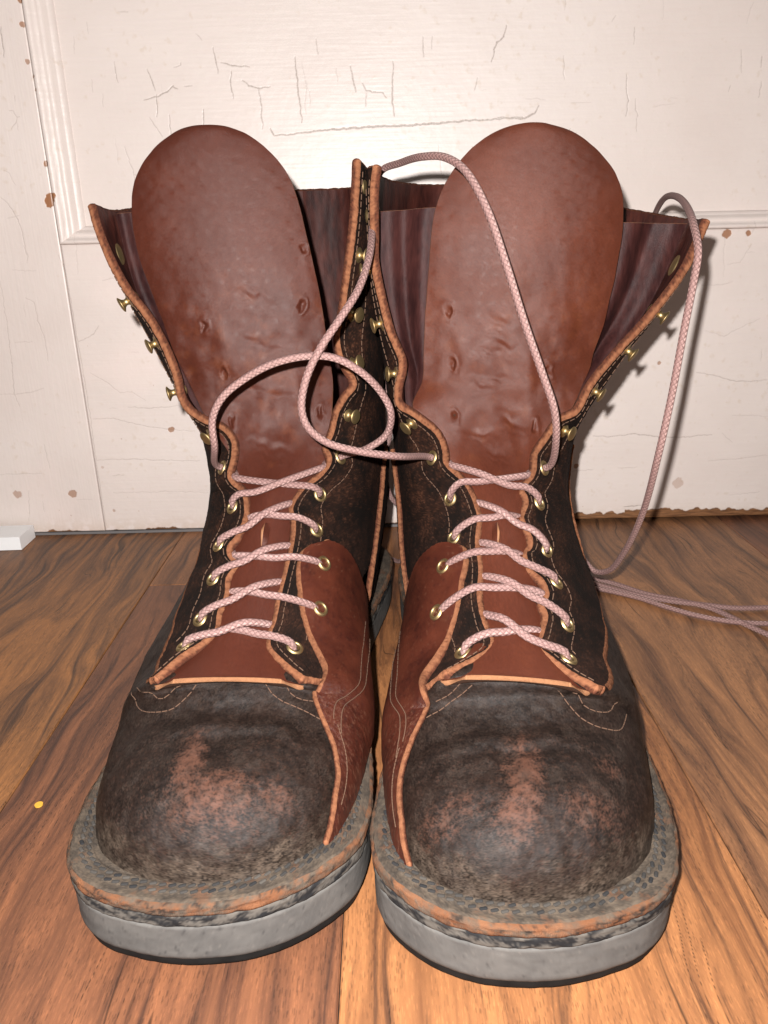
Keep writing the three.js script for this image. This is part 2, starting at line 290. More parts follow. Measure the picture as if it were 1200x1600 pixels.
{
  const { stroke, blot } = doorPaint;
  const K = JSON.parse('[[[[-17.3,37.5],[-17.0,36.7],[-16.8,36.0]],0.9,0.8],[[[-16.8,35.7],[-16.8,34.9],[-16.9,34.2]],0.9,0.8],[[[-17.8,35.4],[-16.8,35.6],[-16.0,35.9],[-15.4,36.3],[-15.1,36.1]],1.1,0.85],[[[-17.5,34.2],[-17.1,33.5],[-16.7,32.8]],0.7,0.6],[[[-16.0,34.3],[-16.0,33.4],[-16.0,32.7]],0.8,0.7],[[[-13.3,34.7],[-13.4,33.5]],1,0.8],[[[-12.1,38.8],[-12.0,38.0],[-11.9,37.1]],0.9,0.8],[[[-11.6,37.8],[-10.7,37.6],[-9.5,37.5]],1,0.85],[[[-10.9,37.2],[-11.0,36.3],[-10.9,35.4]],1,0.8],[[[-10.1,36.6],[-9.6,36.2],[-8.9,36.0],[-8.0,36.1]],1,0.8],[[[-8.9,36.0],[-8.8,34.7],[-8.8,33.2]],1,0.7],[[[-15.2,37.6],[-14.7,37.7],[-14.7,37.9]],0.7,0.6],[[[-14.6,36.3],[-14.0,36.3]],0.7,0.6],[[[-13.3,39.7],[-13.1,39.6],[-12.9,39.3]],0.6,0.5],[[[-19.7,38.0],[-19.7,37.4],[-19.6,36.6]],0.8,0.6],[[[-19.7,32.2],[-19.5,31.2],[-19.3,30.3],[-19.3,28.7]],0.6,0.55],[[[-19.3,30.2],[-18.9,30.1]],0.6,0.5],[[[-21.4,40.7],[-21.4,39.9]],0.5,0.4],[[[-21.6,36.9],[-21.6,36.0]],0.5,0.4],[[[-20.9,35.9],[-21.0,35.0]],0.5,0.4],[[[-27.5,40.3],[-27.6,39.3],[-27.6,38.3]],1,0.8],[[[-27.9,34.8],[-27.6,34.7],[-27.4,34.3],[-27.2,34.3]],0.6,0.5],[[[-27.4,34.3],[-27.6,33.9],[-28.0,33.5]],0.6,0.5],[[[-27.3,35.8],[-27.4,35.4]],0.5,0.4],[[[-29.1,30.6],[-28.7,30.4],[-28.6,30.0],[-28.4,29.5]],0.5,0.4],[[[-29.7,28.7],[-29.2,28.1],[-28.7,27.0],[-28.5,25.9],[-28.5,24.3]],0.7,0.55],[[[-29.5,27.1],[-28.5,27.3]],0.5,0.4],[[[-18.9,41.3],[-18.2,41.3]],0.6,0.5],[[[-8.2,33.2],[-7.9,32.7]],1.2,0.8],[[[-7.9,32.7],[-4.0,33.0],[-0.2,33.2],[2.9,33.2],[6.4,33.4],[11.5,33.6]],1.7,0.85],[[[-6.0,38.1],[-5.9,36.6],[-5.8,35.0],[-5.7,33.6]],1,0.8],[[[-4.3,39.2],[-4.2,38.2]],0.7,0.6],[[[-1.8,37.4],[-1.6,36.4],[-1.4,35.6]],1,0.75],[[[-0.9,36.2],[-0.6,35.7],[-0.1,35.6],[0.7,35.5],[0.9,35.2]],1,0.75],[[[-0.6,35.6],[-0.7,34.6]],0.7,0.6],[[[1.5,37.6],[1.4,35.9],[1.4,34.8],[1.5,33.9]],1.1,0.8],[[[3.8,39.2],[3.8,37.9]],0.8,0.7],[[[4.5,39.2],[4.4,38.4]],0.6,0.5],[[[10.1,39.8],[9.9,39.1],[9.4,38.7],[9.2,38.2],[9.0,37.4]],1.1,0.85],[[[8.0,36.4],[7.7,35.5]],0.7,0.6],[[[-2.9,37.3],[-2.8,36.4]],0.5,0.4],[[[-5.0,35.7],[-5.0,34.8]],0.5,0.4],[[[9.6,33.6],[11.7,33.5],[12.4,33.8],[12.8,34.4]],1.6,0.8],[[[14.5,37.7],[14.6,36.1]],0.7,0.5],[[[19.4,36.4],[19.5,35.2],[19.7,34.6],[19.6,33.5]],1,0.7],[[[20.2,34.7],[20.3,34.0],[20.5,33.5],[20.5,32.4]],0.9,0.5],[[[19.7,39.5],[19.8,38.4]],0.8,0.6],[[[28.0,37.8],[28.2,36.3]],0.7,0.5],[[[29.6,37.4],[29.7,36.6]],1,0.6],[[[29.9,35.7],[29.8,34.6]],0.9,0.5],[[[18.0,39.9],[18.3,40.3]],0.6,0.5],[[[27.4,35.0],[27.5,35.5]],0.6,0.5],[[[21.6,34.1],[23.3,34.3]],0.5,0.3],[[[15.2,34.5],[16.8,34.5]],0.5,0.3],[[[-31.0,22.3],[-31.1,19.1],[-31.3,15.7],[-31.6,13.1],[-31.3,12.0]],0.7,0.45],[[[-32.8,13.1],[-31.5,13.0],[-30.0,13.2],[-29.0,13.5]],0.6,0.4],[[[-28.6,25.0],[-28.4,24.2],[-28.6,23.7]],0.6,0.4],[[[-29.2,21.0],[-28.5,20.6],[-28.5,19.2],[-28.2,17.8],[-28.2,15.8]],0.6,0.45],[[[-30.7,17.4],[-29.3,17.4]],0.5,0.4],[[[-22.7,22.2],[-21.1,22.5]],0.6,0.4],[[[-25.4,17.3],[-24.1,17.9],[-23.5,18.6]],0.8,0.5],[[[-24.8,14.7],[-23.6,13.9],[-22.5,12.9]],0.6,0.4],[[[-22.5,12.9],[-21.5,13.0],[-20.4,12.2]],0.5,0.4],[[[-22.0,11.7],[-20.0,11.5],[-17.6,11.7]],0.7,0.5],[[[-25.2,10.7],[-23.4,10.7],[-20.9,10.0],[-18.6,9.6],[-16.5,9.4]],0.7,0.5],[[[-25.4,7.0],[-22.3,7.0],[-19.0,6.8],[-16.3,6.7]],0.8,0.5],[[[-34.2,5.9],[-30.5,5.9]],0.6,0.4],[[[-24.4,3.9],[-19.3,3.9],[-15.9,3.7]],0.6,0.4],[[[-29.8,8.6],[-29.7,6.3]],0.5,0.4],[[[-31.9,4.3],[-32.4,1.4]],0.5,0.4],[[[-25.9,24.3],[-25.6,23.0],[-25.5,20.8],[-25.5,18.2],[-25.4,14.6],[-25.4,10.3],[-25.5,6.2],[-25.5,2.7],[-25.5,0.8]],0.8,0.45],[[[27.1,13.5],[29.2,13.1],[30.2,12.7],[31.9,12.6],[33.3,12.7]],0.9,0.6],[[[18.6,8.1],[20.3,8.0],[22.2,8.2],[24.3,7.9],[26.7,7.8],[29.1,8.0]],1,0.65],[[[26.6,20.7],[28.2,20.7],[29.2,20.9]],0.6,0.4],[[[28.6,22.3],[29.6,22.4],[30.4,23.8]],0.6,0.35],[[[27.4,17.0],[29.1,16.5],[29.8,16.9],[31.9,17.9]],0.6,0.4],[[[29.1,5.6],[31.9,5.7],[34.3,6.0]],0.6,0.45],[[[30.6,9.7],[33.8,9.5]],0.5,0.4],[[[30.0,8.1],[31.0,7.2]],0.5,0.4],[[[16.7,4.9],[18.8,5.0]],0.6,0.5],[[[31.4,2.3],[34.1,2.5]],0.5,0.4],[[[21.9,1.4],[23.5,1.5]],1.6,0.7]]');
  for (const [pts, wd, a] of K) stroke(pts, wd * 0.62, a * 0.8);
  for (const [x, y, r, a] of [[-25.75, 28.5, 0.42, 1], [-26.0, 28.2, 0.34, 1], [-25.75, 31.0, 0.24, 0.9], [-25.7, 42.0, 0.22, 0.9], [-25.6, 37.0, 0.12, 0.8], [-25.6, 36.1, 0.1, 0.8], [-25.9, 40.4, 0.22, 0.8], [-25.9, 38.0, 0.2, 0.7], [-18.5, 9.6, 0.25, 0.8], [-28.0, 3.9, 0.35, 0.7], [-33.0, 4.0, 0.4, 0.55], [28.2, 24.6, 0.35, 0.9], [30.0, 24.7, 0.2, 0.9], [17.3, 5.4, 0.22, 0.8], [26.6, 3.6, 0.45, 0.35], [23.8, 14.4, 0.15, 0.7]]) blot(x, y, r, a);
  // fine random crazing
  for (let i = 0; i < 90; i++) { const x = -40 + rnd() * 80, y = 1 + rnd() * 44, up = y > 26 ? rnd() < 0.75 : rnd() < 0.35, L = 0.5 + rnd() * rnd() * 4; let px = x, py = y; const pts = [[x, y]]; for (let k = 0; k < 4; k++) { px += (up ? 0.12 * (rnd() - 0.5) : 0.25) * L; py += (up ? 0.25 : 0.1 * (rnd() - 0.5)) * L; pts.push([px, py]); } stroke(pts, 0.3 + rnd() * 0.3, 0.08 + rnd() * 0.2); }
  for (let i = 0; i < 34; i++) blot(-40 + rnd() * 80, 0.5 + rnd() * rnd() * 34, 0.04 + rnd() * rnd() * 0.16, 0.15 + rnd() * 0.4);
}
function doorMaterial(rough) {
  const { w, h, dark, chip } = doorPaint, bump = new Float32Array(w * h);
  const map = dataTex(w, h, (x, y) => {
    const X = (x / w - 0.5) * 100, Y = y / h * 60, k = y * w + x;
    const broad = fbm(X * 0.05, Y * 0.06, 3, 4), brush = fbm(X * 0.16, Y * 3.2, 8, 3), brushV = fbm(X * 3.2, Y * 0.16, 18, 3), spots = fbm(X * 0.9, Y * 0.9, 5, 3);
    const vert = X < -26.2 * 0.978 ? 1 : 0, br = vert ? brushV : brush;
    let c = mix3([0.655, 0.565, 0.52], [0.745, 0.665, 0.622], clamp(0.55 + 0.5 * broad + 0.07 * br));
    c = mix3(c, [0.76, 0.645, 0.60], 0.6 * sst(0.05, 0.5, fbm(X * 0.06 + 9, Y * 0.07, 33, 3)) * sst(30, 18, Y));
    c = mix3(c, [0.55, 0.43, 0.31], 0.28 * sst(0.4, 0.85, spots + 0.4 * broad));
    // grime along the moulding's edges and the foot of the door
    const foot = sst(2.2, 0.2, Y + 1.2 * spots) * 0.55; c = mix3(c, [0.45, 0.31, 0.19], foot * clamp(0.4 + spots));
    const ragged = 0.55 + 0.5 * fbm(X * 0.5, 1.5, 71, 4) + (X > 8 ? 0.25 : -0.25) + (X > 22 ? 0.25 : 0);
    const bare = sst(0.05, -0.05, Y - ragged * 0.95);
    c = mix3(c, mix3([0.11, 0.045, 0.018], [0.26, 0.12, 0.05], clamp(0.5 + fbm(X * 0.5, Y * 5, 90, 3))), bare);
    c = mix3(c, [0.32, 0.14, 0.06], clamp(chip[k]));
    c = mix3(c, [0.16, 0.11, 0.075], clamp(dark[k]) * 0.82);
    bump[k] = clamp(0.6 + 0.06 * br + 0.14 * broad + 0.08 * spots - 0.5 * dark[k] - 0.35 * chip[k] - 0.4 * bare);
    return c.map((v) => Math.pow(clamp(v), 1 / 2.2));
  }, true);
  const b = dataTex(w, h, (x, y) => bump[y * w + x]);
  return new THREE.MeshStandardMaterial({ map, bumpMap: b, bumpScale: 0.0009, roughness: rough });
}
const paint = doorMaterial(0.42);
const door = new THREE.Group(); door.name = 'panel_door'; door.userData = { label: 'old white painted panel door with cracked and chipped paint behind the boots', category: 'door', kind: 'thing' }; door.position.set(0, 0, DZ); scene.add(door);
const doorUV = (g) => { const p = g.attributes.position, u = g.attributes.uv; for (let i = 0; i < p.count; i++) u.setXY(i, p.getX(i) + 0.5, p.getY(i) / 0.6); return g; };
function slab(x0, x1, y0, y1, z0, z1, bev = 0.0012) {
  const s = new THREE.Shape(); s.moveTo(x0 + bev, y0 + bev); s.lineTo(x1 - bev, y0 + bev); s.lineTo(x1 - bev, y1 - bev); s.lineTo(x0 + bev, y1 - bev); s.closePath();
  const g = new THREE.ExtrudeGeometry(s, { depth: z1 - z0 - 2 * bev, bevelEnabled: true, bevelThickness: bev, bevelSize: bev, bevelSegments: 2 }); g.translate(0, 0, z0 + bev); return doorUV(g);
}
const SX = -0.2562, MY = 0.2508;
mesh('stile', slab(-0.6, SX - 0.0002, 0.003, 0.75, -0.035, 0), paint, door);
mesh('bottom_rail', slab(SX + 0.0002, 0.75, 0.003, MY, -0.035, -0.0004), paint, door);
mesh('panel', slab(SX + 0.012, 0.74, MY + 0.008, 0.74, -0.028, -0.0085), paint, door);
function moulding(width, path) { // profile swept along a straight run with mitred ends; path: f(t across 0..1, s along)
  const prof = [[0, -0.012], [0, 0.0006], [0.07, 0.0022], [0.18, 0.0024], [0.25, 0.0006], [0.3, 0.0004], [0.38, -0.0012], [0.46, -0.0008], [0.56, -0.0006], [0.66, -0.0022], [0.74, -0.0046], [0.8, -0.0050], [0.88, -0.0056], [0.96, -0.0072], [1, -0.0095]];
  const P = [], U = [], I = [], N = 160;
  for (let j = 0; j <= N; j++) prof.forEach(([t, z], i) => { const p = path(t * width, j / N); const wob = 0.0003 * fbm(p[0] * 60, p[1] * 60, i * 0.3, 3); P.push(p[0] + wob, p[1] + wob * 0.5, z + wob); U.push(p[0] + 0.5, p[1] / 0.6); });
  const W = prof.length; for (let j = 0; j < N; j++) for (let i = 0; i < W - 1; i++) { const a = j * W + i; I.push(a, a + 1, a + W + 1, a, a + W + 1, a + W); }
  const g = new THREE.BufferGeometry(); g.setAttribute('position', new THREE.Float32BufferAttribute(P, 3)); g.setAttribute('uv', new THREE.Float32BufferAttribute(U, 2)); g.setIndex(I); g.computeVertexNormals(); return g;
}
mesh('moulding', moulding(0.0205, (t, s) => [SX + t, lerp(MY + t * 0.68, 0.74, s)]), paint, door);
mesh('moulding', moulding(0.014, (t, s) => [lerp(0.74, SX + t / 0.68, s), MY + t]), paint, door);

const trim = mesh('trim_strip', (() => { const g = new THREE.BoxGeometry(0.25, 0.012, 0.03); g.translate(-0.125, 0.006, 0); return g; })(), new THREE.MeshStandardMaterial({ color: new THREE.Color(0.86, 0.86, 0.86), roughness: 0.4 }), scene);
trim.position.set(-0.318, 0.0004, 0.036); trim.rotation.y = 0.02; trim.userData = { label: 'small white trim strip on the floor at the foot of the door', category: 'trim', kind: 'thing' };
const sill = mesh('threshold', (() => { const g = new THREE.BoxGeometry(0.46, 0.0022, 0.007); return g; })(), new THREE.MeshStandardMaterial({ color: new THREE.Color(0.16, 0.15, 0.15), roughness: 0.5 }), scene);
sill.position.set(-0.13, 0.0012, 0.012); sill.userData = { kind: 'structure', label: 'thin grey strip along the foot of the door', category: 'threshold' };
const dotGeo = new THREE.CylinderGeometry(0.0019, 0.0019, 0.0006, 24); dotGeo.translate(0, 0.0004, 0);
const dotM = mesh('paper_dot', dotGeo, new THREE.MeshStandardMaterial({ color: new THREE.Color(0.55, 0.3, 0.03), roughness: 0.8 }), scene);
dotM.position.set(-0.1673, 0, 0.3745); dotM.userData = { label: 'tiny round yellow paper dot lying on the brown floor', category: 'dot' };

// ---------------------------------------------------------------- boots (cm; laid out for the boot with its inner side to +x)
const OUTLINE = [[-6.5, 46.85], [-4.9, 46.6], [-3.5, 46.0], [-2.3, 45.1], [-1.3, 43.9], [-.85, 42.3], [-.75, 40.4], [-.85, 37.5], [-1.25, 34], [-1.6, 30], [-1.2, 26], [-.35, 22], [.35, 18.5], [.5, 16], [-.2, 13.6], [-1.9, 12.2], [-3.7, 11.8], [-5.6, 12.2], [-7.2, 13.6], [-8.0, 16], [-8.6, 20], [-9.9, 25], [-11.3, 30], [-12.3, 35], [-12.75, 39], [-12.75, 41.4], [-12.5, 43.3], [-12.0, 44.8], [-11.0, 45.85], [-9.6, 46.45], [-8.1, 46.8]];
// control rows of each upper half: [A, B, C, E] from behind the lacing edge round to the welt or the back seam
const ROWS = {
  outer: [
    [[-11.5, 6.2, 37.8], [-12.1, 4.95, 37.3], [-12.15, 4.2, 37], [-12.05, 3.5, 37]],
    [[-10, 7.5, 35.5], [-11.8, 6.1, 34], [-12, 4.7, 33], [-11.7, 3.5, 32.5]],
    [[-9.3, 9.3, 32], [-11, 7.1, 29], [-11.1, 5, 27.5], [-10.6, 3.5, 27]],
    [[-9.0, 11.2, 28.5], [-10.2, 8.6, 24.5], [-9.7, 5.8, 21.5], [-8.7, 3.5, 20.5]],
    [[-9.4, 13, 26], [-9.7, 10.6, 20.5], [-8.2, 7.6, 16], [-6, 4.4, 13]],
    [[-10, 15.2, 25], [-10.1, 13.1, 20], [-7.8, 11, 15], [-4, 9.5, 12.9]],
    [[-11.6, 18.5, 24.5], [-11, 16.6, 19.5], [-8, 15.2, 14.6], [-4.2, 14.6, 13.5]],
    [[-13.4, 23.6, 24], [-12, 22.4, 18.8], [-8.5, 21.8, 14], [-4.6, 21.5, 13.2]],
    [[-13.8, 26.6, 23.8], [-12.4, 27.2, 18.4], [-8.7, 27.8, 13.7], [-4.8, 28.0, 12.9]]],
  inner: [
    [[-2.3, 6.4, 38], [-1.4, 5.2, 37.5], [-1.15, 4.3, 37.2], [-1.15, 3.5, 37.2]],
    [[-2.9, 7.3, 35.5], [-1.5, 5.8, 34], [-1.4, 4.5, 33], [-1.6, 3.5, 32.5]],
    [[-2.9, 9.2, 32], [-1.6, 6.8, 29], [-1.6, 4.9, 27.5], [-2, 3.5, 27]],
    [[-2.3, 11.2, 28.5], [-.9, 8.5, 24.5], [-.9, 5.8, 21.5], [-1.2, 3.5, 20.5]],
    [[-1.3, 13, 26], [-.3, 10.5, 20.5], [-.6, 7.6, 16], [-2.2, 4.4, 13]],
    [[-1.2, 15.2, 25], [-.1, 13, 20], [-1.2, 11, 15], [-4, 9.5, 12.9]],
    [[-.9, 18.5, 24.8], [-.1, 16.5, 19.8], [-1, 15.2, 14.8], [-4.2, 14.6, 13.5]],
    [[-.7, 23.6, 24.5], [-.2, 22.4, 19], [-1.4, 21.8, 14.2], [-4.6, 21.5, 13.2]],
    [[-.6, 28.2, 24.3], [-.3, 28.0, 18.6], [-1.6, 28.0, 13.9], [-4.8, 28.0, 12.9]]],
};
const TOE = { // ridge point, then the welt point of the outer and of the inner side
  ridge: [[-6.6, 6.62, 42.1], [-6.6, 6.62, 42.05], [-6.6, 6.64, 41.9], [-6.6, 6.68, 41.6], [-6.62, 6.8, 41.0], [-6.64, 7.05, 40.3], [-6.68, 7.5, 39.5]],
  outer: [[-6.4, 45.95], [-8.5, 45.7], [-10.1, 45.0], [-11.15, 43.9], [-11.75, 42.4], [-12.05, 40.7], [-12.15, 38.9]],
  inner: [[-6.4, 45.95], [-4.6, 45.55], [-3.3, 44.75], [-2.4, 43.6], [-1.85, 42.1], [-1.5, 40.5], [-1.25, 38.9]],
};
const EDGES = JSON.parse('{"LL":[[-9.73,7.52,38.9],[-8.84,7.93,37.85],[-8.04,8.21,37.18],[-7.56,8.49,36.6],[-7.51,8.97,35.73],[-7.3,9.47,34.86],[-7.31,9.96,34.08],[-6.99,10.39,33.42],[-7.44,10.89,32.7],[-7.07,11.31,32.1],[-6.77,12.14,30.99],[-7.07,13.0,29.87],[-7.77,13.55,29.18],[-7.65,14.43,28.26],[-7.69,15.09,27.89],[-8.21,15.77,27.51],[-9.33,16.26,27.25],[-10.04,16.77,27.16],[-10.39,17.38,27.1],[-10.53,18.44,26.99],[-10.99,19.95,26.87],[-11.65,21.41,26.78],[-12.71,23.0,26.69],[-13.34,24.43,26.6],[-13.72,25.7,26.54],[-13.92,26.8,26.48]],"LM":[[-3.72,7.36,38.9],[-4.65,7.72,38.07],[-5.22,8.04,37.39],[-5.28,8.37,36.72],[-5.14,8.72,36.06],[-5.01,9.41,34.86],[-4.78,10.33,33.42],[-4.62,10.93,32.55],[-4.57,11.74,31.44],[-4.73,12.25,30.78],[-4.2,13.02,29.74],[-3.24,13.64,28.93],[-2.89,14.1,28.38],[-3.08,14.64,28.07],[-2.77,15.42,27.63],[-2.45,16.45,27.17],[-1.98,17.27,27.09],[-1.55,17.8,27.04],[-2.08,18.93,26.92],[-2.3,20.13,26.84],[-1.97,21.72,26.75],[-1.6,23.79,26.62],[-1.27,25.78,26.52],[-1.08,27.62,26.43],[-0.99,28.53,26.38]],"RM":[[2.42,8.15,40.05],[3.35,8.3,39.6],[4.37,8.55,38.89],[4.54,8.76,38.4],[4.32,9.15,37.58],[4.23,9.75,36.44],[4.46,10.63,34.94],[4.44,11.37,33.8],[4.66,12.16,32.66],[4.54,12.76,31.84],[4.11,13.53,30.81],[3.32,14.24,29.91],[3.27,14.77,29.38],[2.91,15.6,28.9],[1.86,16.45,28.42],[0.99,17.07,28.26],[0.97,17.68,28.2],[1.22,19.02,28.06],[0.63,20.64,27.94],[0.17,22.53,27.82],[-0.08,24.06,27.73],[-0.05,25.15,27.67],[0.0,27.16,27.56],[0.15,28.13,27.51]],"RL":[[8.3,7.65,40.6],[7.32,8.02,40.05],[6.65,8.31,39.35],[6.25,8.55,38.77],[6.58,8.91,37.94],[6.82,9.25,37.25],[6.72,9.55,36.68],[7.06,9.81,36.2],[6.93,10.15,35.63],[6.51,10.43,35.18],[6.39,11.02,34.25],[6.73,11.31,33.8],[6.48,12.12,32.66],[6.82,12.7,31.84],[6.69,13.14,31.25],[7.39,13.75,30.41],[7.67,14.52,29.47],[8.21,15.17,29.07],[9.03,16.07,28.54],[9.95,16.49,28.3],[10.53,17.65,28.18],[11.76,19.21,28.01],[13.29,20.94,27.9],[14.89,23.15,27.76],[15.49,24.54,27.68],[15.81,25.43,27.63]]}');

const BOOTS = [
  { side: 'left', tf: (p) => p, flare: null,
    outerEdge: EDGES.LL, outerKeys: [0, 2.9, 6.49, 10.46, 13.87, 17.3, 20.75, 26.49, 28.9], innerEdge: EDGES.LM, innerKeys: [0, 2.79, 6.29, 10.0, 13.71, 16.24, 19.64, 24.77, 29.0],
    outerEyes: [2.2, 3.9, 6.1, 8.2, 10.7, 13.5, 16.3, 19.2, 21.9, 24.5, 27.0], outerIn: [0.8, 1.1, 1, 0.95, 1.1, 0.9, 1, 0.7, 0.7, 0.7, 1.6], innerEyes: [2.1, 4.2, 6.6, 8.7, 11.1, 13.9, 16.5, 19.4, 22.1, 25, 28.2], innerIn: [1.1, 2.1, 2, 1.4, 1.3, 0.75, 0.9, 0.7, 0.7, 0.7, 0.8] },
  { side: 'right', tf: (p) => [-p[0] - 1.27 + 0.122 * (39 - p[2]), p[1], p[2] + 1.2],
    outerEdge: EDGES.RL, outerKeys: [0.4, 3.83, 7.57, 11.38, 14.74, 18.06, 21.55, 27.53, 28.93], innerEdge: EDGES.RM, innerKeys: [0, 3.32, 6.78, 10.45, 13.87, 16.99, 20.23, 25.3, 28.98],
    outerEyes: [2.2, 4.5, 6.7, 8.8, 11.6, 14, 16.9, 19.6, 22.1, 25, 27.4], outerIn: [1, 1.3, 1, 1.3, 1, 0.75, 1, 0.75, 0.7, 1.5, 1.7], innerEyes: [2.4, 4.9, 7.1, 8.7, 11.1, 13.9, 16.6, 19.4, 22.1, 24.9, 27.2], innerIn: [1.3, 2.2, 1.9, 1.4, 1.3, 0.9, 0.7, 0.7, 0.7, 1.3, 1.4],
    flare: { outer: [0, 0, 0, 0, 0, 0, 0.5, 1.3, 1.8], inner: [0, 0, 0, 0, 0, -0.2, -0.7, -1.3, -1.3] } },
];
const cmGroup = (name) => { const g = new THREE.Group(); g.name = name; scene.add(g); return g; };

// colours of the leathers, linear
const DARK = [0.0115, 0.0068, 0.0046], RUST = [0.075, 0.030, 0.016], UMBER = [0.028, 0.0125, 0.0075], TAN = [0.205, 0.084, 0.042], BURG = [0.062, 0.0165, 0.0105], DUST = [0.082, 0.061, 0.046];
const rimColor = (p, f) => {
  const a = fbm(p[0] * 3.2, p[1] * 3.2, p[2] * 3.2, 3), b = n3(p[0] * 22, p[1] * 22, p[2] * 22), c = n3(p[0] * 9, p[1] * 9, p[2] * 9);
  let q = mix3(TAN, [0.095, 0.032, 0.017], clamp(0.25 + 0.75 * a + 0.28 * b)); q = mix3(q, [0.27, 0.125, 0.065], clamp(0.3 * c)); q = mix3(q, [0.04, 0.015, 0.01], 0.4 * sst(0.5, 0.85, b + 0.3 * a));
  return mix3(q, mix3([0.085, 0.026, 0.015], [0.03, 0.011, 0.008], clamp(0.5 + b)), 0.85 * sst(0.46, 0.58, f + 0.12 * a));            // the darker lining layer
};
const roughColor = (p, grey = 0) => {
  const a = fbm(p[0] * 0.35, p[1] * 0.35, p[2] * 0.35, 3), b = fbm(p[0] * 1.7, p[1] * 1.7, p[2] * 1.7, 3), c = n3(p[0] * 7, p[1] * 7, p[2] * 7), d = n3(p[0] * 16, p[1] * 16, p[2] * 16);
  let q = mix3([0.0062, 0.0034, 0.0025], [0.025, 0.0098, 0.0058], clamp(0.45 + 0.9 * a + 0.35 * b));
  q = mix3(q, mix3(RUST, [0.05, 0.021, 0.013], grey), clamp(0.85 * sst(0.25, 1.05, 0.5 * b + 0.6 * c + 0.6 * d + 0.45 * a)));
  q = mix3(q, [0.004, 0.003, 0.0025], clamp(0.85 * sst(0.1, 0.7, -0.6 * d - 0.5 * c)));
  return mix3(q, [0.0145, 0.0092, 0.0072], 0.4 * grey);
};

